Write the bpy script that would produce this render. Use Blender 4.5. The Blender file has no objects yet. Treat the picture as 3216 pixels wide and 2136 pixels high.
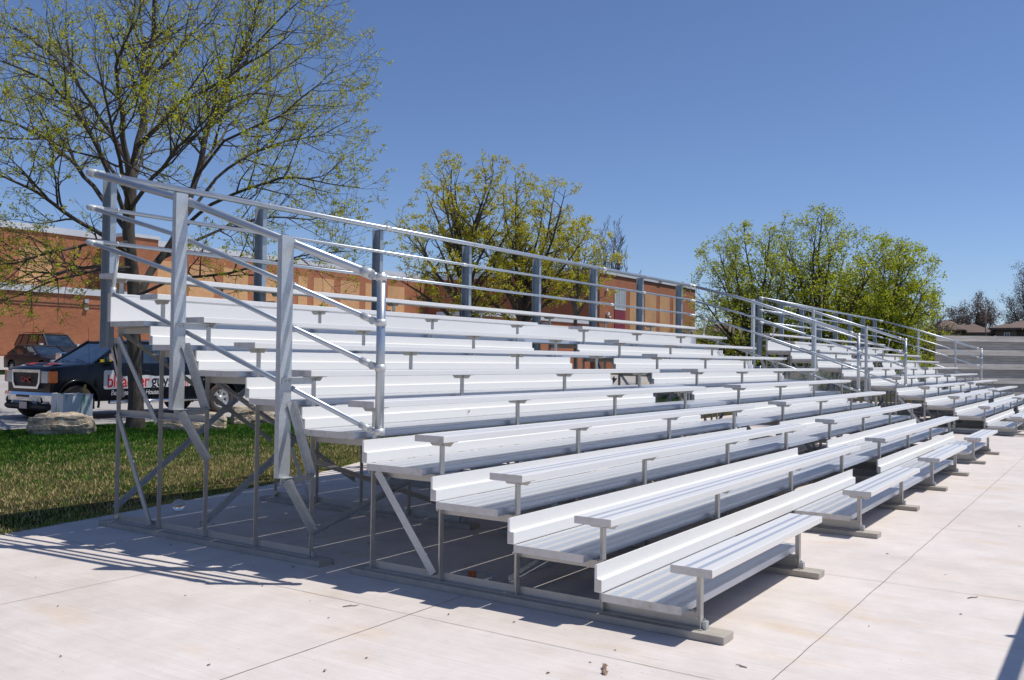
import bpy, math, random
import numpy as np
from mathutils import Vector, Matrix, noise
random.seed(7); np.random.seed(7)
S = bpy.context.scene
COL = S.collection
R = math.radians

SUN_E, SKY_E, EXPO = 3.75, .098, .10
SKY_AIR, SKY_DUST, SKY_OZ, SKY_TINT = .85, .2, 5.0, (.99, .985, 1.09, 1)

# ------------------------------------------------------------------ helpers
def tag(o, label=None, cat=None, group=None, kind=None):
    if label: o['label'] = label
    if cat: o['category'] = cat
    if group: o['group'] = group
    if kind: o['kind'] = kind
    return o

def empty(name, loc=(0, 0, 0), rz=0, label=None, cat=None, group=None):
    o = bpy.data.objects.new(name, None); COL.objects.link(o)
    o.location = loc; o.rotation_euler.z = rz; o.empty_display_size = .2
    return tag(o, label, cat, group)

class MB:
    def __init__(s): s.v = []; s.f = []; s.m = []; s.sm = []
    def add(s, vs, fs, mi=0, smooth=False):
        b = len(s.v); s.v += [tuple(p) for p in vs]
        for f in fs: s.f.append(tuple(i + b for i in f)); s.m.append(mi); s.sm.append(smooth)
        return s
    def box(s, x0, x1, y0, y1, z0, z1, mi=0):
        return s.add([(x0,y0,z0),(x1,y0,z0),(x1,y1,z0),(x0,y1,z0),(x0,y0,z1),(x1,y0,z1),(x1,y1,z1),(x0,y1,z1)],
                     [(0,3,2,1),(4,5,6,7),(0,1,5,4),(1,2,6,5),(2,3,7,6),(3,0,4,7)], mi)
    def bbox(s, x0, x1, y0, y1, z0, z1, b=.01, mi=0):
        # chamfered box
        vs = []; 
        for z, k in ((z0, b), (z0+b, 0), (z1-b, 0), (z1, b)):
            vs += [(x0+k,y0+b,z),(x0+b if not k else x0+k+0,y0+k,z)] if False else []
            q = [(x0+b+k,y0+k),(x1-b-k,y0+k),(x1-k,y0+b+k),(x1-k,y1-b-k),(x1-b-k,y1-k),(x0+b+k,y1-k),(x0+k,y1-b-k),(x0+k,y0+b+k)]
            vs += [(a, c, z) for a, c in q]
        fs = [tuple(range(7, -1, -1)), tuple(range(24, 32))]
        for j in range(3):
            for i in range(8): fs.append((j*8+i, j*8+(i+1) % 8, (j+1)*8+(i+1) % 8, (j+1)*8+i))
        return s.add(vs, fs, mi)
    def beam(s, p, q, w, h, up=(0, 0, 1), mi=0):
        p, q = Vector(p), Vector(q); d = (q-p).normalized(); u = Vector(up)
        a = d.cross(u)
        if a.length < 1e-4: a = d.cross(Vector((1, 0, 0)))
        a.normalize(); b = a.cross(d).normalized(); a = a*w/2; b = b*h/2
        return s.add([p-a-b, p+a-b, p+a+b, p-a+b, q-a-b, q+a-b, q+a+b, q-a+b],
                     [(0,3,2,1),(4,5,6,7),(0,1,5,4),(1,2,6,5),(2,3,7,6),(3,0,4,7)][::1], mi)
    def angle(s, p, q, w, t=.005, up=(0, 0, 1), flip=1, mi=0):
        # L-section steel: one leg lies along 'side', the other stands up
        p, q = Vector(p), Vector(q); d = (q-p).normalized(); u = Vector(up)
        a = d.cross(u)
        if a.length < 1e-4: a = d.cross(Vector((1, 0, 0)))
        a.normalize(); b = a.cross(d).normalized(); a = a*flip
        prof = [(0,0),(w,0),(w,t),(t,t),(t,w),(0,w)]
        vs = [P + a*x + b*y for P in (p, q) for x, y in prof]
        n = 6
        fs = [tuple(range(n)), tuple(range(2*n-1, n-1, -1))] + [(i, i+n, (i+1) % n+n, (i+1) % n) for i in range(n)]
        return s.add(vs, fs, mi)
    def tube(s, pts, r, n=10, cap=True, mi=0, smooth=True):
        P = [Vector(p) for p in pts]; rs = r if isinstance(r, (list, tuple)) else [r]*len(P)
        ref = Vector((0, 0, 1)); vs = []; fs = []
        d0 = (P[1]-P[0]).normalized()
        if abs(d0.z) > .9: ref = Vector((1, 0, 0))
        a = d0.cross(ref).normalized()
        for i, p in enumerate(P):
            if i == 0: d = (P[1]-P[0]).normalized()
            elif i == len(P)-1: d = (P[i]-P[i-1]).normalized()
            else: d = ((P[i+1]-P[i]).normalized() + (P[i]-P[i-1]).normalized()).normalized()
            a = (a - d*a.dot(d)).normalized(); b = d.cross(a)
            for k in range(n):
                t = 2*math.pi*k/n; vs.append(p + (a*math.cos(t)+b*math.sin(t))*rs[i])
        for i in range(len(P)-1):
            for k in range(n): fs.append((i*n+k, i*n+(k+1) % n, (i+1)*n+(k+1) % n, (i+1)*n+k))
        s.add(vs, fs, mi, smooth)
        if cap: s.add([], []); b = len(s.v)-len(vs); s.f += [tuple(b+k for k in range(n-1, -1, -1)), tuple(b+(len(P)-1)*n+k for k in range(n))]; s.m += [mi, mi]; s.sm += [False, False]
        return s
    def extrude(s, prof, axis, a0, a1, mi=0, smooth=False):
        # prof: polygon in the two other axes, counter-clockwise; axis 'x','y','z'
        n = len(prof)
        def mk(u, v, a): return {'x': (a, u, v), 'y': (u, a, v), 'z': (u, v, a)}[axis]
        vs = [mk(u, v, a) for a in (a0, a1) for u, v in prof]
        fs = [tuple(range(n-1, -1, -1)), tuple(range(n, 2*n))] + [(i, (i+1) % n, (i+1) % n+n, i+n) for i in range(n)]
        return s.add(vs, fs, mi, smooth)
    def lathe(s, c, prof, axis='y', n=24, mi=0, smooth=True):
        # prof list of (radius, offset along axis)
        vs = []
        for r, o in prof:
            for k in range(n):
                t = 2*math.pi*k/n; u, w = r*math.cos(t), r*math.sin(t)
                vs.append({'y': (c[0]+u, c[1]+o, c[2]+w), 'x': (c[0]+o, c[1]+u, c[2]+w), 'z': (c[0]+u, c[1]+w, c[2]+o)}[axis])
        fs = [(i*n+k, i*n+(k+1) % n, (i+1)*n+(k+1) % n, (i+1)*n+k) for i in range(len(prof)-1) for k in range(n)]
        return s.add(vs, fs, mi, smooth)
    def build(s, name, mats, parent=None):
        me = bpy.data.meshes.new(name); me.from_pydata(s.v, [], s.f)
        if not isinstance(mats, (list, tuple)): mats = [mats]
        for m in mats: me.materials.append(m)
        me.polygons.foreach_set('material_index', s.m)
        me.polygons.foreach_set('use_smooth', s.sm)
        import bmesh
        bm = bmesh.new(); bm.from_mesh(me); bmesh.ops.recalc_face_normals(bm, faces=bm.faces); bm.to_mesh(me); bm.free()
        me.update()
        o = bpy.data.objects.new(name, me); COL.objects.link(o)
        if parent is not None: o.parent = parent
        return o

def np_mesh(name, V, F, mats, parent=None, smooth=False, k=4):
    """fast mesh from numpy arrays; F is (n,k)"""
    me = bpy.data.meshes.new(name)
    V = np.asarray(V, np.float32); F = np.asarray(F, np.int32)
    me.vertices.add(len(V)); me.vertices.foreach_set('co', V.ravel())
    me.loops.add(F.size); me.loops.foreach_set('vertex_index', F.ravel())
    me.polygons.add(len(F)); me.polygons.foreach_set('loop_start', np.arange(0, F.size, k, dtype=np.int32))
    me.polygons.foreach_set('loop_total', np.full(len(F), k, np.int32))
    if smooth: me.polygons.foreach_set('use_smooth', np.ones(len(F), bool))
    if not isinstance(mats, (list, tuple)): mats = [mats]
    for m in mats: me.materials.append(m)
    me.update(calc_edges=True); me.validate()
    o = bpy.data.objects.new(name, me); COL.objects.link(o)
    if parent is not None: o.parent = parent
    return o

def copy_tree(o, parent=None, kids=None):
    if kids is None:
        kids = {}
        for ob in bpy.data.objects:
            if ob.parent: kids.setdefault(ob.parent.name, []).append(ob)
    c = o.copy(); COL.objects.link(c); c.parent = parent
    for ch in kids.get(o.name, []): copy_tree(ch, c, kids)
    return c

# ------------------------------------------------------------------ materials
class NT:
    def __init__(s, name):
        s.mat = bpy.data.materials.new(name); s.mat.use_nodes = True
        s.t = s.mat.node_tree; s.b = s.t.nodes['Principled BSDF']
    def n(s, typ, **kw):
        nd = s.t.nodes.new(typ)
        for k, v in kw.items():
            if k in nd.inputs: nd.inputs[k].default_value = v
            else: setattr(nd, k, v)
        return nd
    def l(s, a, b): s.t.links.new(a, b)
    def set(s, **kw):
        for k, v in kw.items(): s.b.inputs[k.replace('_', ' ')].default_value = v
        return s
    def coord(s, kind='Object', scale=(1, 1, 1), rot=(0, 0, 0)):
        tc = s.n('ShaderNodeTexCoord'); mp = s.n('ShaderNodeMapping'); s.l(tc.outputs[kind], mp.inputs[0])
        mp.inputs['Scale'].default_value = scale; mp.inputs['Rotation'].default_value = rot
        return mp.outputs[0]
    def noise(s, vec, scale, detail=4, rough=.55, out='Fac'):
        nd = s.n('ShaderNodeTexNoise'); nd.inputs['Scale'].default_value = scale
        nd.inputs['Detail'].default_value = detail; nd.inputs['Roughness'].default_value = rough
        s.l(vec, nd.inputs['Vector']); return nd.outputs[out]
    def ramp(s, fac, stops):
        nd = s.n('ShaderNodeValToRGB'); s.l(fac, nd.inputs[0]); e = nd.color_ramp.elements
        while len(e) < len(stops): e.new(.5)
        for el, (p, c) in zip(e, stops): el.position = p; el.color = tuple(c)+(1,) if len(c) == 3 else c
        return nd.outputs[0]
    def mix(s, fac, a, b, mode='MIX'):
        nd = s.n('ShaderNodeMix', data_type='RGBA', blend_type=mode)
        for sock, val in ((nd.inputs[0], fac), (nd.inputs[6], a), (nd.inputs[7], b)):
            if hasattr(val, 'is_output') or isinstance(val, bpy.types.NodeSocket): s.l(val, sock)
            else: sock.default_value = val if not isinstance(val, tuple) or len(val) == 4 else val+(1,)
        return nd.outputs[2]
    def bump(s, h, strength=.3, dist=.01):
        nd = s.n('ShaderNodeBump'); nd.inputs['Strength'].default_value = strength; nd.inputs['Distance'].default_value = dist
        s.l(h, nd.inputs['Height']); s.l(nd.outputs[0], s.b.inputs['Normal']); return s
    def col(s, sock): s.l(sock, s.b.inputs['Base Color']); return s
    def rough(s, fac, a, b):
        nd = s.n('ShaderNodeMapRange'); s.l(fac, nd.inputs[0]); nd.inputs[3].default_value = a; nd.inputs[4].default_value = b
        s.l(nd.outputs[0], s.b.inputs['Roughness']); return s

def simple(name, c, rough=.5, metal=0., var=.12, scale=6., spec=.5, coat=0):
    m = NT(name); v = m.coord(); f = m.noise(v, scale, 5, .6)
    lo = tuple(x*(1-var) for x in c); hi = tuple(min(1, x*(1+var)) for x in c)
    m.col(m.ramp(f, [(.3, lo), (.7, hi)])); m.set(Metallic=metal)
    m.b.inputs['Specular IOR Level'].default_value = spec
    if coat: m.b.inputs['Coat Weight'].default_value = coat; m.b.inputs['Coat Roughness'].default_value = .04
    m.rough(f, max(.02, rough-.07), rough+.07)
    return m.mat

def mat_metal(name, c, rough, metal, streak=.1, spangle=0., dirt=0., iso=False, scratch=False):
    m = NT(name); v = m.coord(scale=(1, 1, 1) if iso else (.25, 5, 2)); f = m.noise(v, 7 if iso else 2.2, 5 if iso else 3, .6)
    c1 = m.ramp(f, [(.3, tuple(x*(1-streak) for x in c)), (.7, tuple(min(1, x*(1+streak)) for x in c))])
    if spangle:
        v2 = m.coord(); vo = m.n('ShaderNodeTexVoronoi'); vo.inputs['Scale'].default_value = 55; m.l(v2, vo.inputs['Vector'])
        g = m.n('ShaderNodeRGBToBW'); m.l(vo.outputs['Color'], g.inputs[0])
        c2 = m.ramp(g.outputs[0], [(.2, (1-spangle,)*3), (.8, (1, 1, 1))]); c1 = m.mix(1., c1, c2, 'MULTIPLY')
    if dirt:
        v3 = m.coord(); f3 = m.noise(v3, 9, 6, .7); c3 = m.ramp(f3, [(.52, (1, 1, 1)), (.72, (1-dirt, 1-dirt*1.1, 1-dirt*1.35))])
        c1 = m.mix(1., c1, c3, 'MULTIPLY')
    if scratch:
        f4 = m.noise(m.coord(scale=(1.2, 7, 3)), 6, 4, .8); f5 = m.noise(m.coord(scale=(6, 1.5, 3)), 5, 5, .8)
        c4 = m.ramp(f4, [(.66, (0, 0, 0)), (.70, (1, 1, 1))]); c1 = m.mix(c4, c1, (.82, .84, .86))
        c5 = m.ramp(f5, [(.25, (.80, .78, .75)), (.40, (1, 1, 1))]); c1 = m.mix(1., c1, c5, 'MULTIPLY')
    m.col(c1); m.set(Metallic=metal); m.rough(f, rough-.06, rough+.08)
    return m.mat

M = {}
M['seat'] = mat_metal('anodised_aluminium', (.77, .76, .735), .40, .08, .02)
M['groove'] = mat_metal('seat_groove_aluminium', (.56, .585, .64), .42, .45, .03)
M['riser'] = mat_metal('white_aluminium', (.79, .785, .76), .42, .03, .01)
M['tread'] = mat_metal('mill_aluminium', (.50, .545, .62), .33, .5, .015, dirt=.05, scratch=True)
M['tread_band'] = mat_metal('ridged_mill_aluminium', (.58, .57, .555), .48, .3, .015, dirt=.05)
M['cap'] = mat_metal('plank_end_cap', (.60, .58, .56), .5, .35, .07, dirt=.22)
M['galv'] = mat_metal('galvanised_steel', (.52, .55, .57), .45, .55, .05, spangle=.10, iso=True)
M['galv_shaded'] = mat_metal('shaded_galvanised_steel', (.36, .41, .45), .48, .6, .05, spangle=.10, iso=True)  # same steel as the side posts, darkened: back-post shade put into the colour
M['frame'] = mat_metal('aluminium_frame', (.50, .485, .455), .42, .5, .05, dirt=.10, iso=True)
M['pipe'] = mat_metal('galvanised_pipe', (.46, .50, .54), .36, .75, .03, iso=True)
M['fit'] = simple('cast_fitting', (.62, .63, .62), .45, .4, .08, 20)
M['sill'] = simple('weathered_sill', (.40, .365, .315), .8, 0, .14, 7)

def concrete():
    m = NT('broom_concrete'); v = m.coord()
    f1 = m.noise(v, .45, 5, .6); f2 = m.noise(v, 3.1, 7, .7)
    base = m.ramp(f1, [(.25, (.645, .585, .540)), (.75, (.730, .675, .635))])
    c2 = m.ramp(f2, [(.3, (.89, .88, .87)), (.7, (1.05, 1.05, 1.05))]); base = m.mix(1., base, c2, 'MULTIPLY')
    vs = m.coord(scale=(34, .75, 1), rot=(0, 0, R(3))); f3 = m.noise(vs, 1.3, 9, .82)
    c3 = m.ramp(f3, [(.25, (.74, .72, .70)), (.40, (.93, .92, .91)), (.55, (1.0, 1.0, 1.0)), (.8, (1.07, 1.07, 1.07))]); base = m.mix(1., base, c3, 'MULTIPLY')
    # rusty, tan stains
    f4 = m.noise(m.coord(scale=(1.5, .6, 1)), 1.7, 3, .5); c4 = m.ramp(f4, [(.58, (1, 1, 1)), (.76, (.99, .88, .72))]); base = m.mix(.8, base, c4, 'MULTIPLY')
    f6 = m.noise(m.coord(scale=(1, .45, 1)), .8, 6, .62); c6 = m.ramp(f6, [(.33, (.90, .885, .87)), (.5, (1, 1, 1)), (.7, (1.04, 1.04, 1.05))]); base = m.mix(1., base, c6, 'MULTIPLY')
    # dark specks
    f5 = m.noise(v, 60, 2, .5); c5 = m.ramp(f5, [(.24, (.55, .5, .46)), (.29, (1, 1, 1))]); base = m.mix(1., base, c5, 'MULTIPLY')
    m.col(base); m.set(Roughness=.88); m.b.inputs['Specular IOR Level'].default_value = .25
    m.bump(f3, .25, .004); return m.mat
M['concrete'] = concrete()

def asphalt(name, a, b):
    m = NT(name); v = m.coord(); f1 = m.noise(v, .35, 6, .65); f2 = m.noise(v, 22, 3, .7)
    c = m.ramp(f1, [(.3, a), (.7, b)]); c2 = m.ramp(f2, [(.3, (.85, .85, .85)), (.7, (1.1, 1.1, 1.1))])
    m.col(m.mix(1., c, c2, 'MULTIPLY')); m.set(Roughness=.9); return m.mat
M['lot'] = asphalt('worn_parking_asphalt', (.36, .335, .31), (.45, .42, .395))

def lawn_colours(m, per_blade=False):
    tc = m.n('ShaderNodeTexCoord'); geo = m.n('ShaderNodeNewGeometry')
    pos = geo.outputs['Position']
    f1 = m.noise(pos, .9, 6, .75); f2 = m.noise(pos, 5.5, 4, .8)
    sep = m.n('ShaderNodeSeparateXYZ'); m.l(pos, sep.inputs[0])
    mr = m.n('ShaderNodeMapRange'); m.l(sep.outputs[1], mr.inputs[0])
    mr.inputs[1].default_value = 8.5; mr.inputs[2].default_value = 13.5; mr.inputs[3].default_value = .20; mr.inputs[4].default_value = -.20
    ad = m.n('ShaderNodeMath', operation='ADD'); m.l(f1, ad.inputs[0]); m.l(mr.outputs[0], ad.inputs[1])
    ad2 = m.n('ShaderNodeMath', operation='MULTIPLY_ADD'); m.l(f2, ad2.inputs[0]); ad2.inputs[1].default_value = .5; m.l(ad.outputs[0], ad2.inputs[2])
    fac = ad2.outputs[0]
    if per_blade:
        ad3 = m.n('ShaderNodeMath', operation='MULTIPLY_ADD'); m.l(geo.outputs['Random Per Island'], ad3.inputs[0]); ad3.inputs[1].default_value = .5; m.l(fac, ad3.inputs[2])
        ad4 = m.n('ShaderNodeMath', operation='SUBTRACT'); m.l(ad3.outputs[0], ad4.inputs[0]); ad4.inputs[1].default_value = .25; fac = ad4.outputs[0]
    return fac
def lawn():
    m = NT('lawn_soil'); fac = lawn_colours(m)
    m.col(m.ramp(fac, [(.55, (.008, .026, .003)), (.82, (.022, .036, .007)), (.98, (.07, .055, .02))])); m.set(Roughness=.95)
    f = m.noise(m.coord(), 30, 4, .8); m.bump(f, .6, .03); m.b.inputs['Specular IOR Level'].default_value = .1
    return m.mat
M['lawn'] = lawn()
def blade():
    m = NT('grass_blades'); fac = lawn_colours(m, True)
    c = m.ramp(fac, [(.48, (.025, .105, .008)), (.70, (.080, .185, .018)), (.87, (.19, .24, .05)), (.97, (.40, .34, .14)), (1.0, (.52, .42, .21))])
    m.col(c); m.set(Roughness=.7); m.b.inputs['Specular IOR Level'].default_value = .1
    tr = m.n('ShaderNodeBsdfTranslucent'); m.l(c, tr.inputs[0]); mx = m.n('ShaderNodeMixShader'); mx.inputs[0].default_value = .15
    out = m.t.nodes['Material Output']; m.l(m.b.outputs[0], mx.inputs[1]); m.l(tr.outputs[0], mx.inputs[2]); m.l(mx.outputs[0], out.inputs[0])
    return m.mat
M['blade'] = blade()
def leaves(name, stops, trans=.45):
    m = NT(name); geo = m.n('ShaderNodeNewGeometry')
    c = m.ramp(geo.outputs['Random Per Island'], stops); m.col(c); m.set(Roughness=.5); m.b.inputs['Specular IOR Level'].default_value = .25
    tr = m.n('ShaderNodeBsdfTranslucent'); m.l(c, tr.inputs[0]); mx = m.n('ShaderNodeMixShader'); mx.inputs[0].default_value = trans
    out = m.t.nodes['Material Output']; m.l(m.b.outputs[0], mx.inputs[1]); m.l(tr.outputs[0], mx.inputs[2]); m.l(mx.outputs[0], out.inputs[0])
    return m.mat
M['leaf1'] = leaves('young_maple_leaves', [(0, (.34, .40, .03)), (.45, (.58, .62, .04)), (.8, (.50, .48, .035)), (1, (.30, .15, .04))])
M['leaf2'] = leaves('budding_maple_leaves', [(0, (.34, .38, .04)), (.5, (.62, .60, .05)), (.85, (.68, .56, .05)), (1, (.40, .22, .05))], .55)
M['leaf3'] = leaves('fresh_green_leaves', [(0, (.30, .37, .03)), (.5, (.52, .58, .04)), (1, (.72, .70, .05))], .5)
M['bud'] = leaves('brown_buds', [(0, (.16, .12, .10)), (1, (.30, .23, .19))], .2)
M['needle'] = leaves('dark_conifer', [(0, (.02, .035, .015)), (1, (.04, .06, .02))], .1)
def bark(name, c):
    m = NT(name); v = m.coord(scale=(9, 9, 1.6)); f = m.noise(v, 3.5, 8, .75)
    m.col(m.ramp(f, [(.3, tuple(x*.45 for x in c)), (.7, c)])); m.set(Roughness=.9); m.bump(f, .9, .03); return m.mat
M['bark'] = bark('maple_bark', (.115, .095, .075)); M['bark_grey'] = bark('grey_bark', (.22, .19, .165))
def brick(name, a, b, mortar, w=.24, h=.075):
    m = NT(name); tc = m.n('ShaderNodeTexCoord'); sp = m.n('ShaderNodeSeparateXYZ'); m.l(tc.outputs['Object'], sp.inputs[0])
    ad = m.n('ShaderNodeMath', operation='ADD'); m.l(sp.outputs[0], ad.inputs[0]); m.l(sp.outputs[1], ad.inputs[1])
    cb = m.n('ShaderNodeCombineXYZ'); m.l(ad.outputs[0], cb.inputs[0]); m.l(sp.outputs[2], cb.inputs[1])
    br = m.n('ShaderNodeTexBrick'); m.l(cb.outputs[0], br.inputs['Vector']); br.inputs['Scale'].default_value = 1
    br.inputs['Brick Width'].default_value = w; br.inputs['Row Height'].default_value = h; br.inputs['Mortar Size'].default_value = .010
    br.inputs['Mortar Smooth'].default_value = .3
    br.inputs['Color1'].default_value = a+(1,); br.inputs['Color2'].default_value = b+(1,); br.inputs['Mortar'].default_value = mortar+(1,)
    f = m.noise(m.coord(), .5, 6, .6); c = m.ramp(f, [(.3, (.82, .80, .78)), (.7, (1.1, 1.1, 1.1))])
    f2 = m.noise(m.coord(scale=(5, 5, 14)), 1.2, 3, .7); c2 = m.ramp(f2, [(.28, (.6, .58, .6)), (.42, (1, 1, 1))])
    m.col(m.mix(1., m.mix(1., br.outputs[0], c, 'MULTIPLY'), c2, 'MULTIPLY')); m.set(Roughness=.9)
    m.bump(br.outputs['Fac'], -.4, .01); return m.mat
M['brick'] = brick('red_brick', (.32, .088, .030), (.40, .125, .045), (.36, .22, .14))
M['tan'] = brick('tan_brick', (.52, .265, .105), (.58, .31, .13), (.52, .36, .22))
M['brown_brick'] = brick('brown_brick', (.15, .10, .075), (.19, .13, .10), (.3, .26, .22))
M['flash'] = simple('metal_flashing', (.62, .63, .64), .5, .2, .05, 1)
M['shingle'] = asphalt('brown_shingles', (.15, .105, .085), (.22, .16, .13))
M['siding'] = simple('pale_siding', (.50, .49, .46), .7)
M['red_panel'] = simple('maroon_panel', (.22, .02, .035), .5)
M['white'] = simple('white_frame', (.75, .75, .74), .5, 0, .04)
M['glass'] = simple('dark_window_glass', (.03, .04, .05), .06, 0, .1, 1, .8)
M['blind'] = simple('pale_window_blind', (.34, .36, .35), .25, 0, .1, 3)
def stone():
    m = NT('limestone_boulder'); v = m.coord(); f = m.noise(v, 3.5, 9, .7); f2 = m.noise(v, 14, 6, .75)
    c = m.ramp(f, [(.30, (.16, .12, .08)), (.46, (.50, .40, .28)), (.75, (.70, .61, .49))])
    c2 = m.ramp(f2, [(.3, (.72, .69, .64)), (.6, (1.05, 1.05, 1.05))]); m.col(m.mix(1., c, c2, 'MULTIPLY')); m.set(Roughness=.92)
    m.bump(f2, .7, .05); return m.mat
M['stone'] = stone()
# ------------------------------------------------------------------ bleachers
PITCH, RISE, BAY, LEN = .61, .2032, 1.83, 13.15
A0, A1 = 5.95, 7.20                    # the aisle
SEATZ, TREADZ = .4057, .1827

def plank(parent, name, x0, x1, yf, yb, zt, th, mats, bands, capm):
    """extruded aluminium plank: rounded nose, fluted bands sunk in the top, capped ends"""
    prof = [(yb, zt-th), (yb, zt-.004), (yb-.004, zt)]
    bandf = []
    w = yb-yf
    for a, b in sorted(bands, reverse=True):
        ya, yc = yf+w*b, yf+w*a
        bandf.append(len(prof))
        prof += [(ya, zt), (ya-.001, zt-.0012), (yc+.001, zt-.0012), (yc, zt)]
        bandf[-1] = (bandf[-1], len(prof)-1)
    prof += [(yf+.004, zt), (yf+.0012, zt-.0012), (yf, zt-.004), (yf, zt-th+.002), (yf+.002, zt-th)]
    mb = MB(); n = len(prof)
    vs = [(x, y, z) for x in (x0, x1) for y, z in prof]
    mb.add(vs, [tuple(range(n)), tuple(range(2*n-1, n-1, -1))], 0)
    for i in range(n):
        mi = 1 if any(a <= i < b for a, b in bandf) else 0
        mb.add([], []); mb.f.append((i, i+n, (i+1) % n+n, (i+1) % n)); mb.m.append(mi); mb.sm.append(False)
    o = mb.build(name, mats, parent)
    for xa, xb in ((x0-.004, x0-.0005), (x1+.0005, x1+.004)):
        MB().box(xa, xb, yf-.0006, yb+.0006, zt-th-.0006, zt+.0006).build('end_cap', capm, o)
    return o

def riser(parent, x0, x1, k, tall=False):
    y, z = k*PITCH, k*RISE
    m = MB()
    if tall:
        prof = [(y+.667, z+.1842), (y+.713, z+.1842), (y+.713, z+.432), (y+.664, z+.432), (y+.664, z+.418), (y+.667, z+.414)]
    else:
        prof = [(y+.667, z+.1842), (y+.713, z+.1842), (y+.713, z+.338), (y+.709, z+.341), (y+.698, z+.341), (y+.698, z+.262), (y+.692, z+.262), (y+.690, z+.258), (y+.670, z+.258), (y+.667, z+.254)]
    m.extrude(prof, 'x', x0, x1); o = m.build('riser_board', M['riser'], parent)
    for xa, xb in ((x0-.003, x0-.0005), (x1+.0005, x1+.003)):
        c = MB(); c.box(xa, xb, y+.668, y+.712, z+.191, z+(.43 if tall else .256)); c.build('end_cap', M['cap'], o)
    return o

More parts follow.
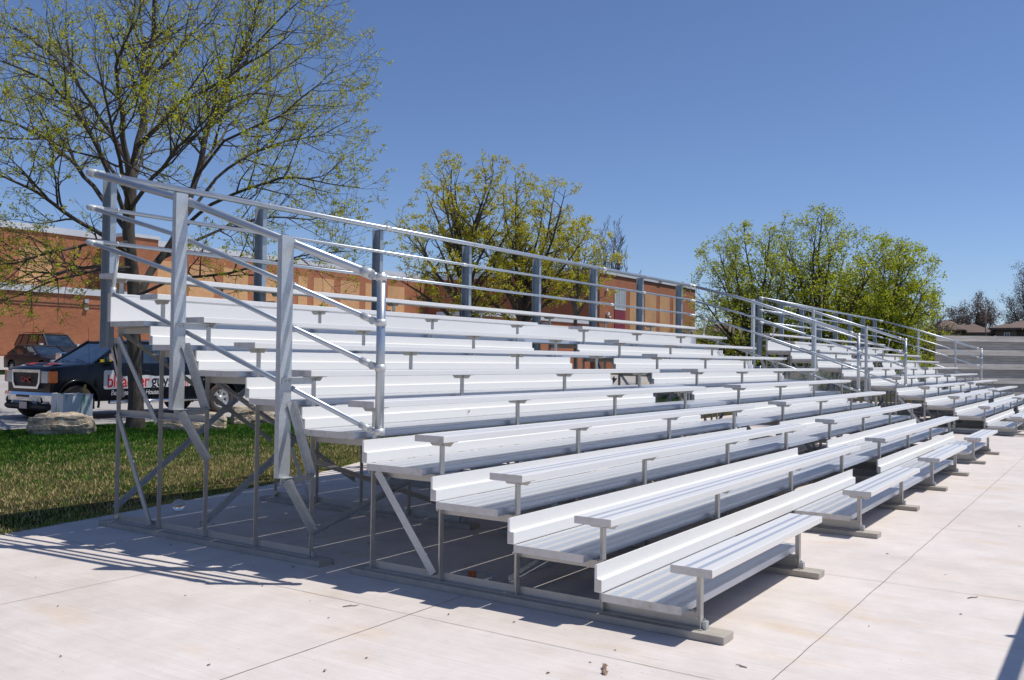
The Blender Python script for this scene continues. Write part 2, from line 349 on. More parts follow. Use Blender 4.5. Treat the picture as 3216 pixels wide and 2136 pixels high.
def make_bleacher():
    root = empty('bleacher', (0, 0, 0), 0,
                 'long ten-row aluminium bleacher nearest the camera, white seats on galvanised frames', 'bleacher', 'aluminium bleachers on the concrete')
    SB = [(.26, .38), (.56, .68)]
    TB = [(.02, .08), (.17, .24), (.36, .43), (.56, .63), (.75, .82), (.92, .98)]
    segs1 = [(0, 2.13), (3.68, A0), (A1, 9.48), (10.98, LEN)]
    fx = [.13+BAY*k for k in range(8)]
    for n in range(10):
        segs = segs1 if n == 0 else ([(0, LEN)] if n == 9 else [(0, A0), (A1, LEN)])
        y, zt = n*PITCH, SEATZ+n*RISE
        for a, b in segs:
            s = plank(root, 'seat_plank', a, b, y, y+.240, zt, .043, [M['seat'], M['groove']], SB, M['cap'])
            for x in fx:
                if a < x < b:
                    br = MB(); z = zt-.0435
                    br.extrude([(y+.012, z), (y+.045, z-.034), (y+.20, z-.034), (y+.232, z)], 'x', x-.003, x+.003)
                    br.box(x+.003, x+.038, y+.012, y+.232, z-.005, z)
                    br.build('seat_bracket', M['frame'], s)
    for k in range(9):
        y, zt = k*PITCH, TREADZ+k*RISE
        segs = [(0, 2.13), (3.68, 9.48), (10.98, LEN)] if k == 0 else [(0, LEN)]
        for a, b in segs:
            plank(root, 'foot_plank', a, b, y+.177, y+.664, zt, .045, [M['tread'], M['tread_band']], TB, M['cap'])
        if k < 8:
            riser(root, 0, A0-.0, k); riser(root, A1+.02, LEN, k)
        else: riser(root, 0, LEN, k, True)
    ylegs = [.128+PITCH*k for k in range(10)]
    # support frames
    for fi, x in enumerate(fx):
        f = MB()
        # base angles on the sills
        for ya, yb in ((ylegs[0]-.03, ylegs[4]+.03), (ylegs[5]-.03, ylegs[9]+.03)):
            f.box(x+.021, x+.026, ya, yb, .044, .098); f.box(x-.032, x+.021, ya, yb, .044, .049)
        for k in range(9):
            zt = TREADZ+k*RISE-.0455
            f.box(x+.0205, x+.0255, ylegs[k]-.018, ylegs[k+1]+.018, zt-.058, zt-.0005)
            f.box(x-.018, x+.0205, ylegs[k]+.021, ylegs[k+1]-.021, zt-.006, zt-.001)
        for k in range(9):
            for yy in (ylegs[k], ylegs[k+1]):
                f.tube([(x-.028, yy, TREADZ+k*RISE-.075), (x-.019, yy, TREADZ+k*RISE-.075)], .008, 6)
        # mid ties
        f.angle((x+.022, ylegs[9], .975), (x+.022, ylegs[7], .975), .055, .005)
        o = f.build('support_frame', M['frame'], root)
        for k, y in enumerate(ylegs):
            lg = MB(); zt = SEATZ+k*RISE-.046
            t = .005
            lg.extrude([(x-.02, y-.02), (x+.02, y-.02), (x+.02, y+.02), (x+.02-t, y+.02), (x+.02-t, y-.02+t), (x-.02, y-.02+t)], 'z', .05, zt)
            lg.build('leg', M['frame'], o)
        for p, q in (((x-.026, 5.61, 1.66), (x-.026, 5.03, .93)), ((x-.026, 5.60, .985), (x-.026, 5.10, .06)), ((x-.026, 2.52, .71), (x-.026, 2.01, .07))):
            MB().angle(p, q, .045 if p[1] > 3 else .06, .005, up=(1, 0, 0)).build('diagonal_brace', M['galv'], o)
        for ya, yb in ((-.045, 2.70), (3.0, 5.76)):
            MB().bbox(x-.075, x+.075, ya, yb, 0.001, .0432, .0015).build('sill_board', M['sill'], root)
        # galvanised clips along the base rail
        for yb_ in (ylegs[0]-.045, ylegs[5]-.045):
            MB().box(x-.005, x+.035, yb_, yb_+.022, .0445, .088).build('end_clip', M['galv'], o)
    # cross bracing between frames
    for b in (0, 3, 6):
        xa, xb = fx[b], fx[b+1]
        for y, za, zb, zc, zd in ((5.66, .14, 1.40, 1.72, .62), (4.455, .12, 1.26, 1.36, .30), (3.235, .17, .62, .74, .15), (1.41, .11, .40, .42, .12)):
            MB().angle((xa+.02, y, za), (xb-.02, y, zb), .042, .005).build('cross_brace', M['galv'], root)
            MB().angle((xa+.02, y+.014, zc), (xb-.02, y+.014, zd), .042, .005).build('cross_brace', M['frame'], root)
    # back rail posts (channels, open towards -x) one per frame
    yb = 5.80
    for x0 in [.125]+[.04+BAY*k for k in range(1, 8)]:
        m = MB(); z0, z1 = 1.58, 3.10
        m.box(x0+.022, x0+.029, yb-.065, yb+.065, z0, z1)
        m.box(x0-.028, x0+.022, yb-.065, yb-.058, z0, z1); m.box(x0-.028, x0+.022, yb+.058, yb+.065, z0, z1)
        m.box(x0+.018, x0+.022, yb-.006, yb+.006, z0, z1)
        p = m.build('rail_post', M['galv_shaded'], root)
        m = MB()
        for z in (2.055, 1.90, 1.62):
            m.box(x0+.030, x0+.036, 5.60, yb+.055, z, z+.05)
        m.beam((x0+.045, yb-.02, 1.60), (x0+.045, 5.60, 1.14), .006, .055)
        m.beam((x0+.045, 5.92, 2.0), (x0+.045, 5.63, 1.30), .006, .045)
        m.build('post_bracket', M['frame'], p)
    # back rails
    yr = 5.707
    def pipe(name, pts, r, par=root): return MB().tube(pts, r, 14).build(name, M['pipe'], par)
    for z, r in ((3.115, .030), (2.815, .019), (2.515, .019)):
        rl = pipe('back_rail', [(-.12, yr, z), (LEN+.12, yr, z)], r)
        for k in range(8):
            xx = (.125 if k == 0 else .04+BAY*k)+.02
            MB().tube([(xx-.006, yr, z), (xx+.006, yr, z)], r+.005, 14).build('rail_clamp', M['galv'], rl)
        for xx in (((3.78, 9.4)) if r > .02 else ((5.35, 11.0) if z > 2.6 else (4.0, 9.7))):
            MB().tube([(xx-.05, yr, z), (xx+.05, yr, z)], r+.005, 14).build('rail_sleeve', M['fit'], rl)
    # side guard rails, left then right (mirrored)
    for side in (0, 1):
        X = (lambda v: v) if side == 0 else (lambda v: LEN-v)
        xr = X(-.065)
        for y, z0, z1 in ((4.37, 1.09, 2.80), (3.15, .655, 2.385)):
            xa, xb = sorted((X(-.207), X(-.098)))
            m = MB()
            m.box(xa, xb, y, y+.006, z0, z1)
            m.box(xa, xa+.006, y+.006, y+.046, z0, z1); m.box(xb-.006, xb, y+.006, y+.046, z0, z1)
            m.box(xa-.002, xa, y+.016, y+.022, z0, z1); m.box(xa, xb, y, y+.046, z1, z1+.004)
            p = m.build('rail_post', M['galv'], root)
            m = MB(); sx = 1 if side == 0 else -1
            for z in (z0-.045, SEATZ+RISE*(7 if y > 4 else 5)-.10):
                a, b = sorted((X(-.19), X(.125)))
                m.box(a, b, y-.005, y, z, z+.05); m.box(a, b, y-.045, y-.005, z+.045, z+.05)
                for xb_ in (X(-.15), X(-.115), X(.11)): m.tube([(xb_, y-.013, z+.022), (xb_, y-.004, z+.022)], .009, 6)
            zt = 1.62 if y > 4 else 1.20
            m.angle((X(-.10), y-.012, zt), (X(.10), y-.012, z0+.01), .05, .005, up=(0, -1, 0), flip=sx)
            m.angle((X(-.13), y-.012, z0-.01), (X(.13), y-.012, z0-.40), .05, .005, up=(0, -1, 0), flip=sx)
            m.build('post_bracket', M['galv'], p)
        MB().tube([(xr, 2.33, 1.01), (xr, 2.33, 2.095)], .030, 18).build('end_pipe_post', M['pipe'], root)
        for dz, r in ((0, .030), (-.305, .019), (-.61, .019)):
            pts = [(X(-.13), 5.707, 3.115+dz), (xr, 4.55, 2.80+dz), (xr, 2.42, 2.085+dz)]
            rl = pipe('side_rail', pts, r)
            e = MB().tube([(X(.0), 5.707, 3.115+dz), (X(-.115), 5.707, 3.115+dz), (X(-.131), 5.70, 3.112+dz), (X(-.126), 5.60, 3.087+dz)], r+.006, 14)
            e.build('rail_elbow', M['fit'], rl)
            f = MB().tube([(xr, 2.50, 2.113+dz), (xr, 2.42, 2.085+dz)], r+.006, 14)
            f.tube([(xr, 2.415, 2.084+dz), (xr, 2.355, 2.064+dz)], .013, 10)
            f.tube([(xr-.02, 2.395, 2.076+dz), (xr+.02, 2.395, 2.076+dz)], .026, 12)
            f.tube([(xr, 2.33, 2.04+dz), (xr, 2.33, 2.085+dz)], .0365, 18)
            f.build('rail_fitting', M['fit'], rl)
            for y in (4.39, 3.17):
                zc = (2.80 if y > 4.0 else 2.337) + dz - (.053 if y > 4 else 0)
                MB().tube([(xr, y-.006, zc), (xr, y+.006, zc+.004)], r+.006, 14).build('rail_clamp', M['galv'], rl)
        rl = pipe('side_rail', [(xr, 5.40, 2.040), (xr, 2.42, 1.035)], .019)
        f = MB().tube([(xr, 2.50, 1.062), (xr, 2.42, 1.035)], .023, 14)
        f.tube([(xr, 2.415, 1.034), (xr, 2.355, 1.02)], .012, 10); f.tube([(xr-.02, 2.395, 1.03), (xr+.02, 2.395, 1.03)], .019, 12)
        f.tube([(xr, 2.33, 1.0), (xr, 2.33, 1.045)], .0365, 18)
        f.build('rail_fitting', M['fit'], rl)
        lk = MB().tube([(xr, 5.36, 2.40), (xr, 5.42, 2.05)], .0165, 12)
        lk.tube([(xr, 5.41, 2.415), (xr, 5.32, 2.387)], .023, 12); lk.tube([(xr, 5.41, 2.10), (xr, 5.43, 2.02)], .023, 12)
        lk.build('rail_link', M['fit'], root)
    return root

b1 = make_bleacher()
b2 = copy_tree(b1); b2.location = (17.72, 0, .02)
b2['label'] = 'farther ten-row aluminium bleacher on the right, beyond the end rail of the nearer one'

# ------------------------------------------------------------------ ground
def T(y):
    pts = [(-1e4, 0), (15, 0), (19, .0), (24, .08), (44, .52), (50, 1.12), (52, 1.36), (1e4, 1.36)]
    for (a, za), (b, zb) in zip(pts, pts[1:]):
        if y <= b: return za+(zb-za)*(y-a)/(b-a)
xs = sorted(set(list(np.linspace(-900, -60, 8)) + list(np.linspace(-60, 160, 45)) + list(np.linspace(160, 1500, 10))))
ys = sorted(set([-900, -300, -100, -40, -10, 0, 6, 10, 15, 16, 17, 19, 22, 26, 30, 34, 38, 42, 46, 50, 52, 60, 80, 120, 200, 400, 900, 1500]))
EDGE = [(-60, -4.8), (-3, 5.55), (-.67, 6.0), (.33, 6.17), (2.63, 6.61), (3.9, 7.0), (5.4, 7.55), (8, 7.6), (60, 7.6)]
def bump(x, y):
    e = np.interp(x, [a for a, b in EDGE], [b for a, b in EDGE]); x_ok = 1. if x < 60 else 0.
    return .055*np.clip((y-e)/.45, 0, 1)*np.clip((15-y)/4, 0, 1)*x_ok
xs = sorted(set(xs+[-3, -1.5, -.67, 0, .33, 1.2, 2.63, 3.3, 3.9, 4.6, 5.4, 6.5, 8])); ys = sorted(set(ys+[5, 5.4, 5.8, 6.2, 6.4, 6.6, 6.8, 7.0, 7.3, 7.6, 7.8, 8.05, 8.4, 9, 11, 13]))
m = MB(); nx = len(xs)
m.v = [(x, y, T(y)-.012+bump(x, y)) for y in ys for x in xs]
m.f = [(j*nx+i, j*nx+i+1, (j+1)*nx+i+1, (j+1)*nx+i) for j in range(len(ys)-1) for i in range(nx-1)]
m.m = [0]*len(m.f); m.sm = [True]*len(m.f)
tag(m.build('lawn', M['lawn']), kind='structure')

edge = [(-60, -4.8), (-3, 5.55), (-.67, 6.0), (.33, 6.17), (2.63, 6.61), (3.9, 7.0), (5.4, 7.55), (8, 7.6), (34, 7.6), (34, -40), (-60, -40)]
m = MB(); m.extrude(edge[::-1], 'z', -.12, 0); tag(m.build('concrete_pad', M['concrete']), kind='structure')
# joints: thin dark sawn lines laid 4 mm above the slab
jm = NT('joint_dark'); f = jm.noise(jm.coord(), 14, 4, .8); jm.col(jm.ramp(f, [(.35, (.09, .065, .05)), (.6, (.26, .22, .19))])); jm.set(Roughness=.95)
m = MB()
def jline(p, q, w):
    p, q = Vector(p+(0,)), Vector(q+(0,)); n = max(2, int((q-p).length/.12)); d = (q-p)/n; s = Vector((-d.y, d.x, 0)).normalized()
    pts = []
    for i in range(n+1):
        o = s*(noise.noise((p+d*i)*3.3)*.006); ww = w*(.6+.8*abs(noise.noise((p+d*i)*5+Vector((9, 0, 0)))))
        pts += [p+d*i+o-s*ww/2+Vector((0, 0, .002)), p+d*i+o+s*ww/2+Vector((0, 0, .002))]
    m.add(pts, [(2*i, 2*i+2, 2*i+3, 2*i+1) for i in range(n)])
for y in (-.43, 1.69, 3.81): jline((-12 if y < 4 else -1.5, y), (33.9, y), .0055)
for x in (-5.6, -3.03, -.48, 2.09, 4.64, 7.2, 9.76, 12.3, 14.9, 17.4, 20, 22.6, 25.1, 27.7, 30.2): jline((x, -6), (x, 5.5 if x < -3.1 else 5.9+max(0, min(1.6, .3*(x+.6)))), .004)
tag(m.build('slab_joints', jm.mat), kind='structure')
# parking lot
m = MB(); ys2 = [16.6, 17.5, 19, 24, 30, 38, 44, 51.9]; xs2 = list(range(-60, 72, 6))
for j, y in enumerate(ys2):
    for x in xs2: m.v.append((x, y + (0 if j else .25*noise.noise(Vector((x*.2, 0, 0)))), T(y)+.01))
n2 = len(xs2); m.f = [(j*n2+i, j*n2+i+1, (j+1)*n2+i+1, (j+1)*n2+i) for j in range(len(ys2)-1) for i in range(n2-1)]
m.m = [0]*len(m.f); m.sm = [False]*len(m.f); tag(m.build('parking_lot', M['lot']), kind='structure')

# grass blades
def grass():
    N = 230000
    rng = np.random.default_rng(3)
    # denser close to the pad edge
    x = rng.uniform(-3.2, 14, N); t = rng.random(N)**1.25; y = 5.75+t*10.95
    e = np.interp(x, [-60, -3, -.67, .33, 2.63, 3.9, 5.4, 8, 34], [-4.8, 5.55, 6, 6.17, 6.61, 7, 7.55, 7.6, 7.6])
    y = np.where(y < e, e+rng.uniform(-.035, .05, N)**1, y); k = (rng.random(N) > .0)*(y > e-.045) & (y < 16.65+.1*np.sin(x*3)); x, y, e = x[k], y[k], e[k]; N = len(x)
    h = rng.uniform(.018, .046, N)*(1+.5*(rng.random(N) > .93)) * np.where(y-e < .12, 1.15, 1); w = rng.uniform(.0035, .0065, N)*(1+(y-6)*.09)
    a = rng.uniform(0, 2*np.pi, N); lean = rng.uniform(.1, .9, N)*h; b = rng.uniform(0, 2*np.pi, N)
    z = np.interp(y, [0, 15, 19], [0, 0, 0])-.014+.055*np.clip((y-e)/.45, 0, 1)*np.clip((15-y)/4, 0, 1)
    V = np.zeros((N, 3, 3)); cx, sx = np.cos(a)*w, np.sin(a)*w
    V[:, 0] = np.stack([x-cx, y-sx, z], 1); V[:, 1] = np.stack([x+cx, y+sx, z], 1)
    V[:, 2] = np.stack([x+np.cos(b)*lean, y+np.sin(b)*lean, z+h], 1)
    F = np.arange(N*3).reshape(N, 3)
    o = np_mesh('grass', V.reshape(-1, 3), F, M['blade'], k=3)
    tag(o, 'short lawn grass, green by the boulders and dry yellow towards the concrete', 'grass', kind='stuff')
grass()
# ------------------------------------------------------------------ school buildings
def window(parent, x0, x1, y, z0, z1, glass='glass', name='window', mull=1, fr=.07):
    m = MB(); m.box(x0, x1, y-.05, y+.02, z0, z0+fr); m.box(x0, x1, y-.05, y+.02, z1-fr, z1)
    m.box(x0, x0+fr, y-.05, y+.02, z0+fr, z1-fr); m.box(x1-fr, x1, y-.05, y+.02, z0+fr, z1-fr)
    for i in range(mull):
        xm = x0+(x1-x0)*(i+1)/(mull+1); m.box(xm-.03, xm+.03, y-.045, y+.02, z0+fr, z1-fr)
    o = m.build(name, M['white'], parent)
    MB().box(x0+fr, x1-fr, y-.012, y-.004, z0+fr, z1-fr).build('pane', M[glass], o)
    return o

sch = empty('school_building', (0, 52, 0), 0, 'long red brick school with tan brick panels and pale roof edges', 'building')
m = MB(); m.box(-70, 71, .0, 5.5, .9, 5.2); m.build('low_wall', M['brick'], sch)
m = MB(); m.box(-70, 71.1, -.12, 5.6, 5.2, 5.60); m.build('roof_edge', M['flash'], sch)
m = MB(); m.box(-70, 66, -.035, -.004, 4.60, 4.64); m.box(-70, 66, -.035, -.004, 4.42, 4.46); m.build('string_course', simple('dark_band', (.10, .06, .045), .8), sch)
m = MB(); m.box(-70, 68, 5.5, 20, .9, 9.55); m.build('upper_wall', M['brick'], sch)
m = MB(); m.box(-70, 68, 5.38, 20, 9.55, 9.98); m.build('roof_edge', M['flash'], sch)
for a, b in ((8, 12.4), (14.2, 18), (20.6, 25.0), (26.4, 28.7), (36.1, 38.4), (39.3, 41.65), (42.5, 44.95), (46.1, 48.6), (50.4, 51.45), (52.2, 54.7), (55.5, 58.0), (58.8, 60.6), (61.9, 64.4)):
    MB().box(a, b, 5.47, 5.5, 5.6, 8.55).build('tan_panel', M['tan'], sch)
MB().box(32.2, 34.6, 2.6, 5.5, 5.6, 9.62).build('stair_tower', M['brick'], sch)
MB().box(32.1, 34.7, 2.5, 5.3, 9.62, 9.85).build('roof_edge', M['flash'], sch)
lf = MB(); lf.box(27.6, 27.85, -.15, -.002, 4.72, 4.95); lf.tube([(27.72, -.06, 4.72), (27.72, -.06, 4.45)], .02, 6); lf.box(27.6, 27.85, -.16, -.002, 4.28, 4.43); lf.build('wall_light', M['galv'], sch)
# protruding wing, front facade at y = 37.5
MB().box(68, 90, -14.5, 8, .2, 9.45).build('wing_wall', M['brick'], sch)
MB().box(67.85, 90.15, -14.65, 8, 9.45, 9.9).build('roof_edge', M['flash'], sch)
for a, b in ((73.95, 76.3), (77.3, 79.9), (80.7, 83.2), (84.0, 86.0)): MB().box(a, b, -14.53, -14.5, .7, 8.25).build('tan_panel', M['tan'], sch)
window(sch, 70.8, 73.0, -14.53, 6.3, 8.3, 'blind')
window(sch, 70.8, 73.0, -14.53, 2.3, 4.2, 'blind')
MB().box(70.85, 72.95, -14.56, -14.5, 4.2, 6.3).build('spandrel_panel', M['red_panel'], sch)
m = MB(); m.box(69.2, 69.5, -14.75, -14.5, 5.7, 5.95); m.box(69.5, 69.9, -14.7, -14.5, 5.5, 5.62); m.box(69.0, 69.25, -14.7, -14.5, 7.9, 8.1); m.build('wall_light', M['white'], sch)
m = MB(); m.box(80.2, 80.9, -14.78, -14.66, 9.62, 9.78); m.build('roof_drain', M['glass'], sch)

anx = empty('school_annex', (0, 34, 0), 0, 'low brick annex with pale flashing in front of the shaded school wing', 'building')
MB().box(44.5, 60, 0, 3.4, .2, 4.45).build('wall', M['brick'], anx)
MB().box(44.4, 60.1, -.1, 3.4, 4.45, 4.72).build('roof_edge', M['flash'], anx)

# ------------------------------------------------------------------ houses
def hip(m, x0, x1, y0, y1, z0, z1, e=.5):
    x0 -= e; x1 += e; y0 -= e; y1 += e; w = (y1-y0)/2 if (y1-y0) < (x1-x0) else (x1-x0)/2
    if (y1-y0) < (x1-x0): a, b = (x0+w, (y0+y1)/2, z1), (x1-w, (y0+y1)/2, z1)
    else: a, b = ((x0+x1)/2, y0+w, z1), ((x0+x1)/2, y1-w, z1)
    t = .18
    vs = [(x0,y0,z0),(x1,y0,z0),(x1,y1,z0),(x0,y1,z0),(x0,y0,z0+t),(x1,y0,z0+t),(x1,y1,z0+t),(x0,y1,z0+t),a,b]
    if (y1-y0) < (x1-x0): top = [(4,5,9,8),(5,6,9),(6,7,8,9),(7,4,8)]
    else: top = [(4,5,8),(5,6,9,8),(6,7,9),(7,4,8,9)]
    m.add(vs, [(0,3,2,1),(0,1,5,4),(1,2,6,5),(2,3,7,6),(3,0,4,7)]+top)
    return m
def house(name, loc, label, wings, wins, brickm):
    h = empty(name, loc, 0, label, 'house', 'brown roofed houses beyond the field')
    for (x0, x1, y0, y1, ze, zr, mt) in wings:
        MB().box(x0, x1, y0, y1, 0, ze).build('wall', M[mt], h)
        r = hip(MB(), x0, x1, y0, y1, ze, zr).build('roof', M['shingle'], h)
        MB().box((x0+x1)/2-.3, (x0+x1)/2+.1, (y0+y1)/2-.2, (y0+y1)/2+.2, zr-.35, zr+.12).build('roof_vent', M['shingle'], r)
    for (x, y0, y1, z0, z1) in wins:
        f = MB()
        f.box(x-.06, x-.002, y0, y1, z0, z0+.1); f.box(x-.06, x-.002, y0, y1, z1-.1, z1); f.box(x-.06, x-.002, y0, y0+.1, z0+.1, z1-.1); f.box(x-.06, x-.002, y1-.1, y1, z0+.1, z1-.1); f.box(x-.05, x-.002, (y0+y1)/2-.04, (y0+y1)/2+.04, z0+.1, z1-.1)
        f = f.build('window', M['white'], h); MB().box(x-.03, x-.004, y0+.1, y1-.1, z0+.1, z1-.1).build('pane', M['glass'], f)
    return h
house('house', (92, 0, 0), 'brown hip-roofed house left of the lamp pole, window above the plank wall',
      [(0, 9, 11.25, 14.4, 4.75, 6.0, 'brown_brick'), (.8, 4.2, 8.85, 12.9, 4.5, 5.65, 'siding')], [(0, 11.9, 12.6, 3.9, 4.55), (.8, 9.4, 10.1, 3.8, 4.45)], 'brown_brick')
house('house', (92, 0, 0), 'dark brown brick house cut by the right edge of the photo',
      [(0, 11, -6.5, 8.0, 4.85, 7.2, 'brown_brick'), (-1.0, 3, 6.5, 8.2, 4.85, 5.5, 'brown_brick')], [(-1.0, 7.0, 7.5, 3.4, 4.6)], 'brown_brick')
house('house', (66, 0, .3), 'brown house with pale windows seen under the right tree, beyond the school corner',
      [(0, 11, 20, 31, 2.9, 5.0, 'brown_brick')], [(0, 21.0, 22.4, 1.0, 2.4), (0, 23.6, 24.4, .3, 2.3), (0, 26.5, 28.3, 1.0, 2.4), (0, 29, 30, 1.0, 2.3)], 'brown_brick')
lp = empty('street_lamp', (90, 8.9, 0), 0, 'thin grey street lamp pole between the two right houses', 'street lamp')
MB().tube([(0, 0, 0), (0, 0, 7.2)], [.06, .04], 10).build('pole', M['bark_grey'], lp)
m = MB(); m.tube([(0, 0, 7.15), (-.1, .15, 7.3), (-.15, .35, 7.33)], .04, 8); m.build('arm', M['frame'], lp)
m = MB(); m.bbox(-.3, 0, .3, .7, 7.27, 7.38, .03); m.build('lamp_head', M['frame'], lp)

# ------------------------------------------------------------------ plank wall on the right
def weather(name, a, b, c):
    m = NT(name); v = m.coord(scale=(1, .12, 1)); f = m.noise(v, 6, 8, .7); f2 = m.noise(m.coord(scale=(1, .8, 5)), 1.5, 5, .7)
    cc = m.ramp(f, [(.25, a), (.5, b), (.75, c)]); c2 = m.ramp(f2, [(.3, (.78, .78, .8)), (.7, (1.1, 1.1, 1.1))])
    m.col(m.mix(1., cc, c2, 'MULTIPLY')); m.set(Roughness=.8); return m.mat
M['board'] = weather('weathered_board', (.46, .40, .33), (.62, .56, .48), (.74, .68, .60))
pw = empty('plank_wall', (36.4, 4.62, 0), R(34), 'tall wall of overlapping weathered grey-brown planks at the far right of the bleachers', 'wall')
for t in range(5):
    zt = 2.74-.575*t; xo = -.09*t; ye = .07*t
    def board(z0, z1, xa, xb, ya):
        th = .04; MB().extrude([(xa, z0), (xb, z1), (xb+th, z1), (xa+th, z0)], 'y', -9.5, ya).build('plank', M['board'], pw)
    for z1, z0, xt, xbm in ((0, -.118, .07, .04), (-.122, -.235, .04, .01), (-.24, -.345, .055, .05), (-.35, -.46, .085, .08), (-.465, -.572, .11, .105)):
        board(zt+z0, zt+z1, xo+xbm, xo+xt, ye+.015*((t*3+int(-z1*9)) % 3))
for y in (-9, -6.5, -4, -1.6, -.2): MB().box(.18, .28, y, y+.1, 0, 2.7).build('upright', M['board'], pw)

# ------------------------------------------------------------------ chain link fences
def chain_link(name, L, H, label, loc, rz, cell=.075, top=True, posts=2.4, r=.0022, pr=.03):
    o = empty(name, loc, rz, label, 'fence', 'chain link fences')
    V = []; F = []
    n = int((L+H)/cell)
    def strip(p, q):
        d = Vector(q)-Vector(p); nrm = Vector((-d.z, 0, d.x)).normalized()*r; b = len(V); yy = Vector((0, r, 0))
        for P in (p, q): V.extend([tuple(Vector(P)+nrm), tuple(Vector(P)+yy), tuple(Vector(P)-nrm), tuple(Vector(P)-yy)])
        for i in range(4): F.append((b+i, b+(i+1) % 4, b+4+(i+1) % 4, b+4+i))
    for i in range(n):
        s = -H+i*cell
        x0, x1 = max(0, s), min(L, s+H)
        if x1 > x0:
            strip((x0, 0, x0-s+.04), (x1, 0, x1-s+.04)); strip((x0, r*1.5, H-(x0-s)+.04), (x1, r*1.5, H-(x1-s)+.04))
    np_mesh('mesh_panel', V, F, M['galv'], o)
    m = MB(); m.tube([(-.02, 0, H+.05), (L+.02, 0, H+.05)], pr, 10); m.build('top_rail', M['galv'], o)
    x = 0
    while x <= L+.01: MB().tube([(x, .03, 0), (x, .03, H+.12)], .03, 10).build('post', M['galv'], o); x += posts
    return o
chain_link('chain_link_fence', 14.4, 1.25, 'chain link fence seen in the gap behind the farther bleacher', (44, 5, 0), R(90), .10, r=.006)
chain_link('chain_link_fence', 7.2, 1.9, 'galvanised chain link fence whose rail shadow crosses the slab at lower right', (-.6, -2.21, 0), 0, .055, r=.0020, pr=.042)

# ------------------------------------------------------------------ boulders
def boulder(name, loc, sx, sy, sz, rz, seed, label):
    import bmesh
    bm = bmesh.new(); bmesh.ops.create_cube(bm, size=2); bmesh.ops.subdivide_edges(bm, edges=bm.edges, cuts=22, use_grid_fill=True)
    off = Vector((seed*7.3, seed*3.1, seed*1.7))
    for v in bm.verts:
        p = v.co.copy(); l = p.length; q = p.normalized()*1.15; p = p.lerp(q, .26)
        w = Vector((p.x*sx, p.y*sy, p.z*sz))
        d = noise.fractal(w*1.7+off, 1., 2.1, 6)*.13 + noise.noise(w*1.1+off)*.12
        st = (math.floor((w.z+sz)*9+noise.noise(w*2+off)*1.5) % 2)*.018
        v.co = w + p.normalized()*(d*min(1, sz*2.3)+st)
    for v in bm.verts: v.co.z = max(v.co.z, -sz*.95)
    me = bpy.data.meshes.new(name); bm.to_mesh(me); bm.free(); me.materials.append(M['stone'])
    o = bpy.data.objects.new(name, me); COL.objects.link(o); o.location = loc; o.rotation_euler.z = rz
    return tag(o, label, 'boulder', 'limestone boulders along the lawn edge')
boulder('boulder', (5.15, 15.2, .13), .56, .36, .20, R(-42), 1, 'wide tan limestone boulder in front of the grey metal bin')
boulder('boulder', (7.42, 14.25, .10), .60, .30, .18, R(-36), 2, 'low flat limestone boulder just right of the big tree trunk')
boulder('boulder', (9.35, 14.7, .15), .46, .30, .25, R(-30), 3, 'rounded limestone boulder in front of the rear wheel of the black pickup')
boulder('boulder', (30.3, 14.5, .22), .62, .45, .36, R(-60), 4, 'left one of two limestone boulders seen through an aisle gap of the nearer bleacher')
boulder('boulder', (30.5, 13.1, .22), .70, .45, .34, R(-60), 5, 'right one of two limestone boulders seen through an aisle gap of the nearer bleacher')

# ------------------------------------------------------------------ metal bin beside the truck
bn = empty('metal_bin', (6.43, 17.05, 0), R(-8), 'open grey sheet metal bin smeared with green paint, a stick poking out', 'bin')
def binmat():
    m = NT('bin_sheet'); v = m.coord(); f = m.noise(m.coord(scale=(5, 5, 1.0)), 1.3, 4, .6); sp = m.noise(v, 3, 5, .7)
    c = m.ramp(sp, [(.3, (.50, .55, .58)), (.7, (.64, .69, .72))]); g = m.ramp(f, [(.54, (0, 0, 0)), (.62, (1, 1, 1))])
    m.col(m.mix(g, c, (.10, .30, .17), 'MIX')); m.set(Metallic=.15, Roughness=.5); return m.mat
bmt = binmat(); m = MB(); w = .31; h = .665; t = .008
m.box(-w, w, -w, -w+t, .0, h); m.box(-w, w, w-t, w, 0, h); m.box(-w, -w+t, -w+t, w-t, 0, h); m.box(w-t, w, -w+t, w-t, 0, h); m.box(-w+t, w-t, -w+t, w-t, .01, .02)
m.build('bin_body', bmt, bn)
m = MB(); m.box(-w-.006, w+.006, -w-.006, -w-.0005, h-.02, h+.004); m.build('rim', M['galv'], bn)
stk = MB(); stk.beam((.20, -.05, .03), (.23, -.1, .86), .04, .03); stk = stk.build('wooden_stick', simple('stick_wood', (.45, .27, .06), .7), None)
stk.parent = None; stk.location = bn.location; stk.rotation_euler = bn.rotation_euler
tag(stk, 'short yellowish wooden stake standing in the grey metal bin', 'stick')

# ------------------------------------------------------------------ vehicles
def paint(name, c, rough=.22, coat=1.0, metal=.0):
    m = NT(name); f = m.noise(m.coord(), 2.2, 5, .6); m.col(m.ramp(f, [(.3, tuple(x*.9 for x in c)), (.7, c)]))
    m.set(Metallic=metal); m.b.inputs['Coat Weight'].default_value = coat; m.b.inputs['Coat Roughness'].default_value = .03; m.rough(f, rough, rough+.1); return m.mat
M['black_paint'] = paint('black_car_paint', (.002, .0025, .005), .25, .08)
M['black_paint'].node_tree.nodes['Principled BSDF'].inputs['Specular IOR Level'].default_value = .35
M['plum'] = paint('dark_plum_paint', (.012, .010, .014), .4, .05, .0)
M['brown'] = paint('dark_brown_paint', (.012, .010, .010), .4, .05, .0)
M['navy'] = paint('navy_car_paint', (.015, .03, .08)); M['redp'] = paint('red_car_paint', (.35, .02, .03)); M['silver'] = paint('silver_car_paint', (.40, .41, .42), .3, 1, .5)
M['tyre'] = simple('tyre_rubber', (.055, .042, .034), .85, 0, .2, 15)
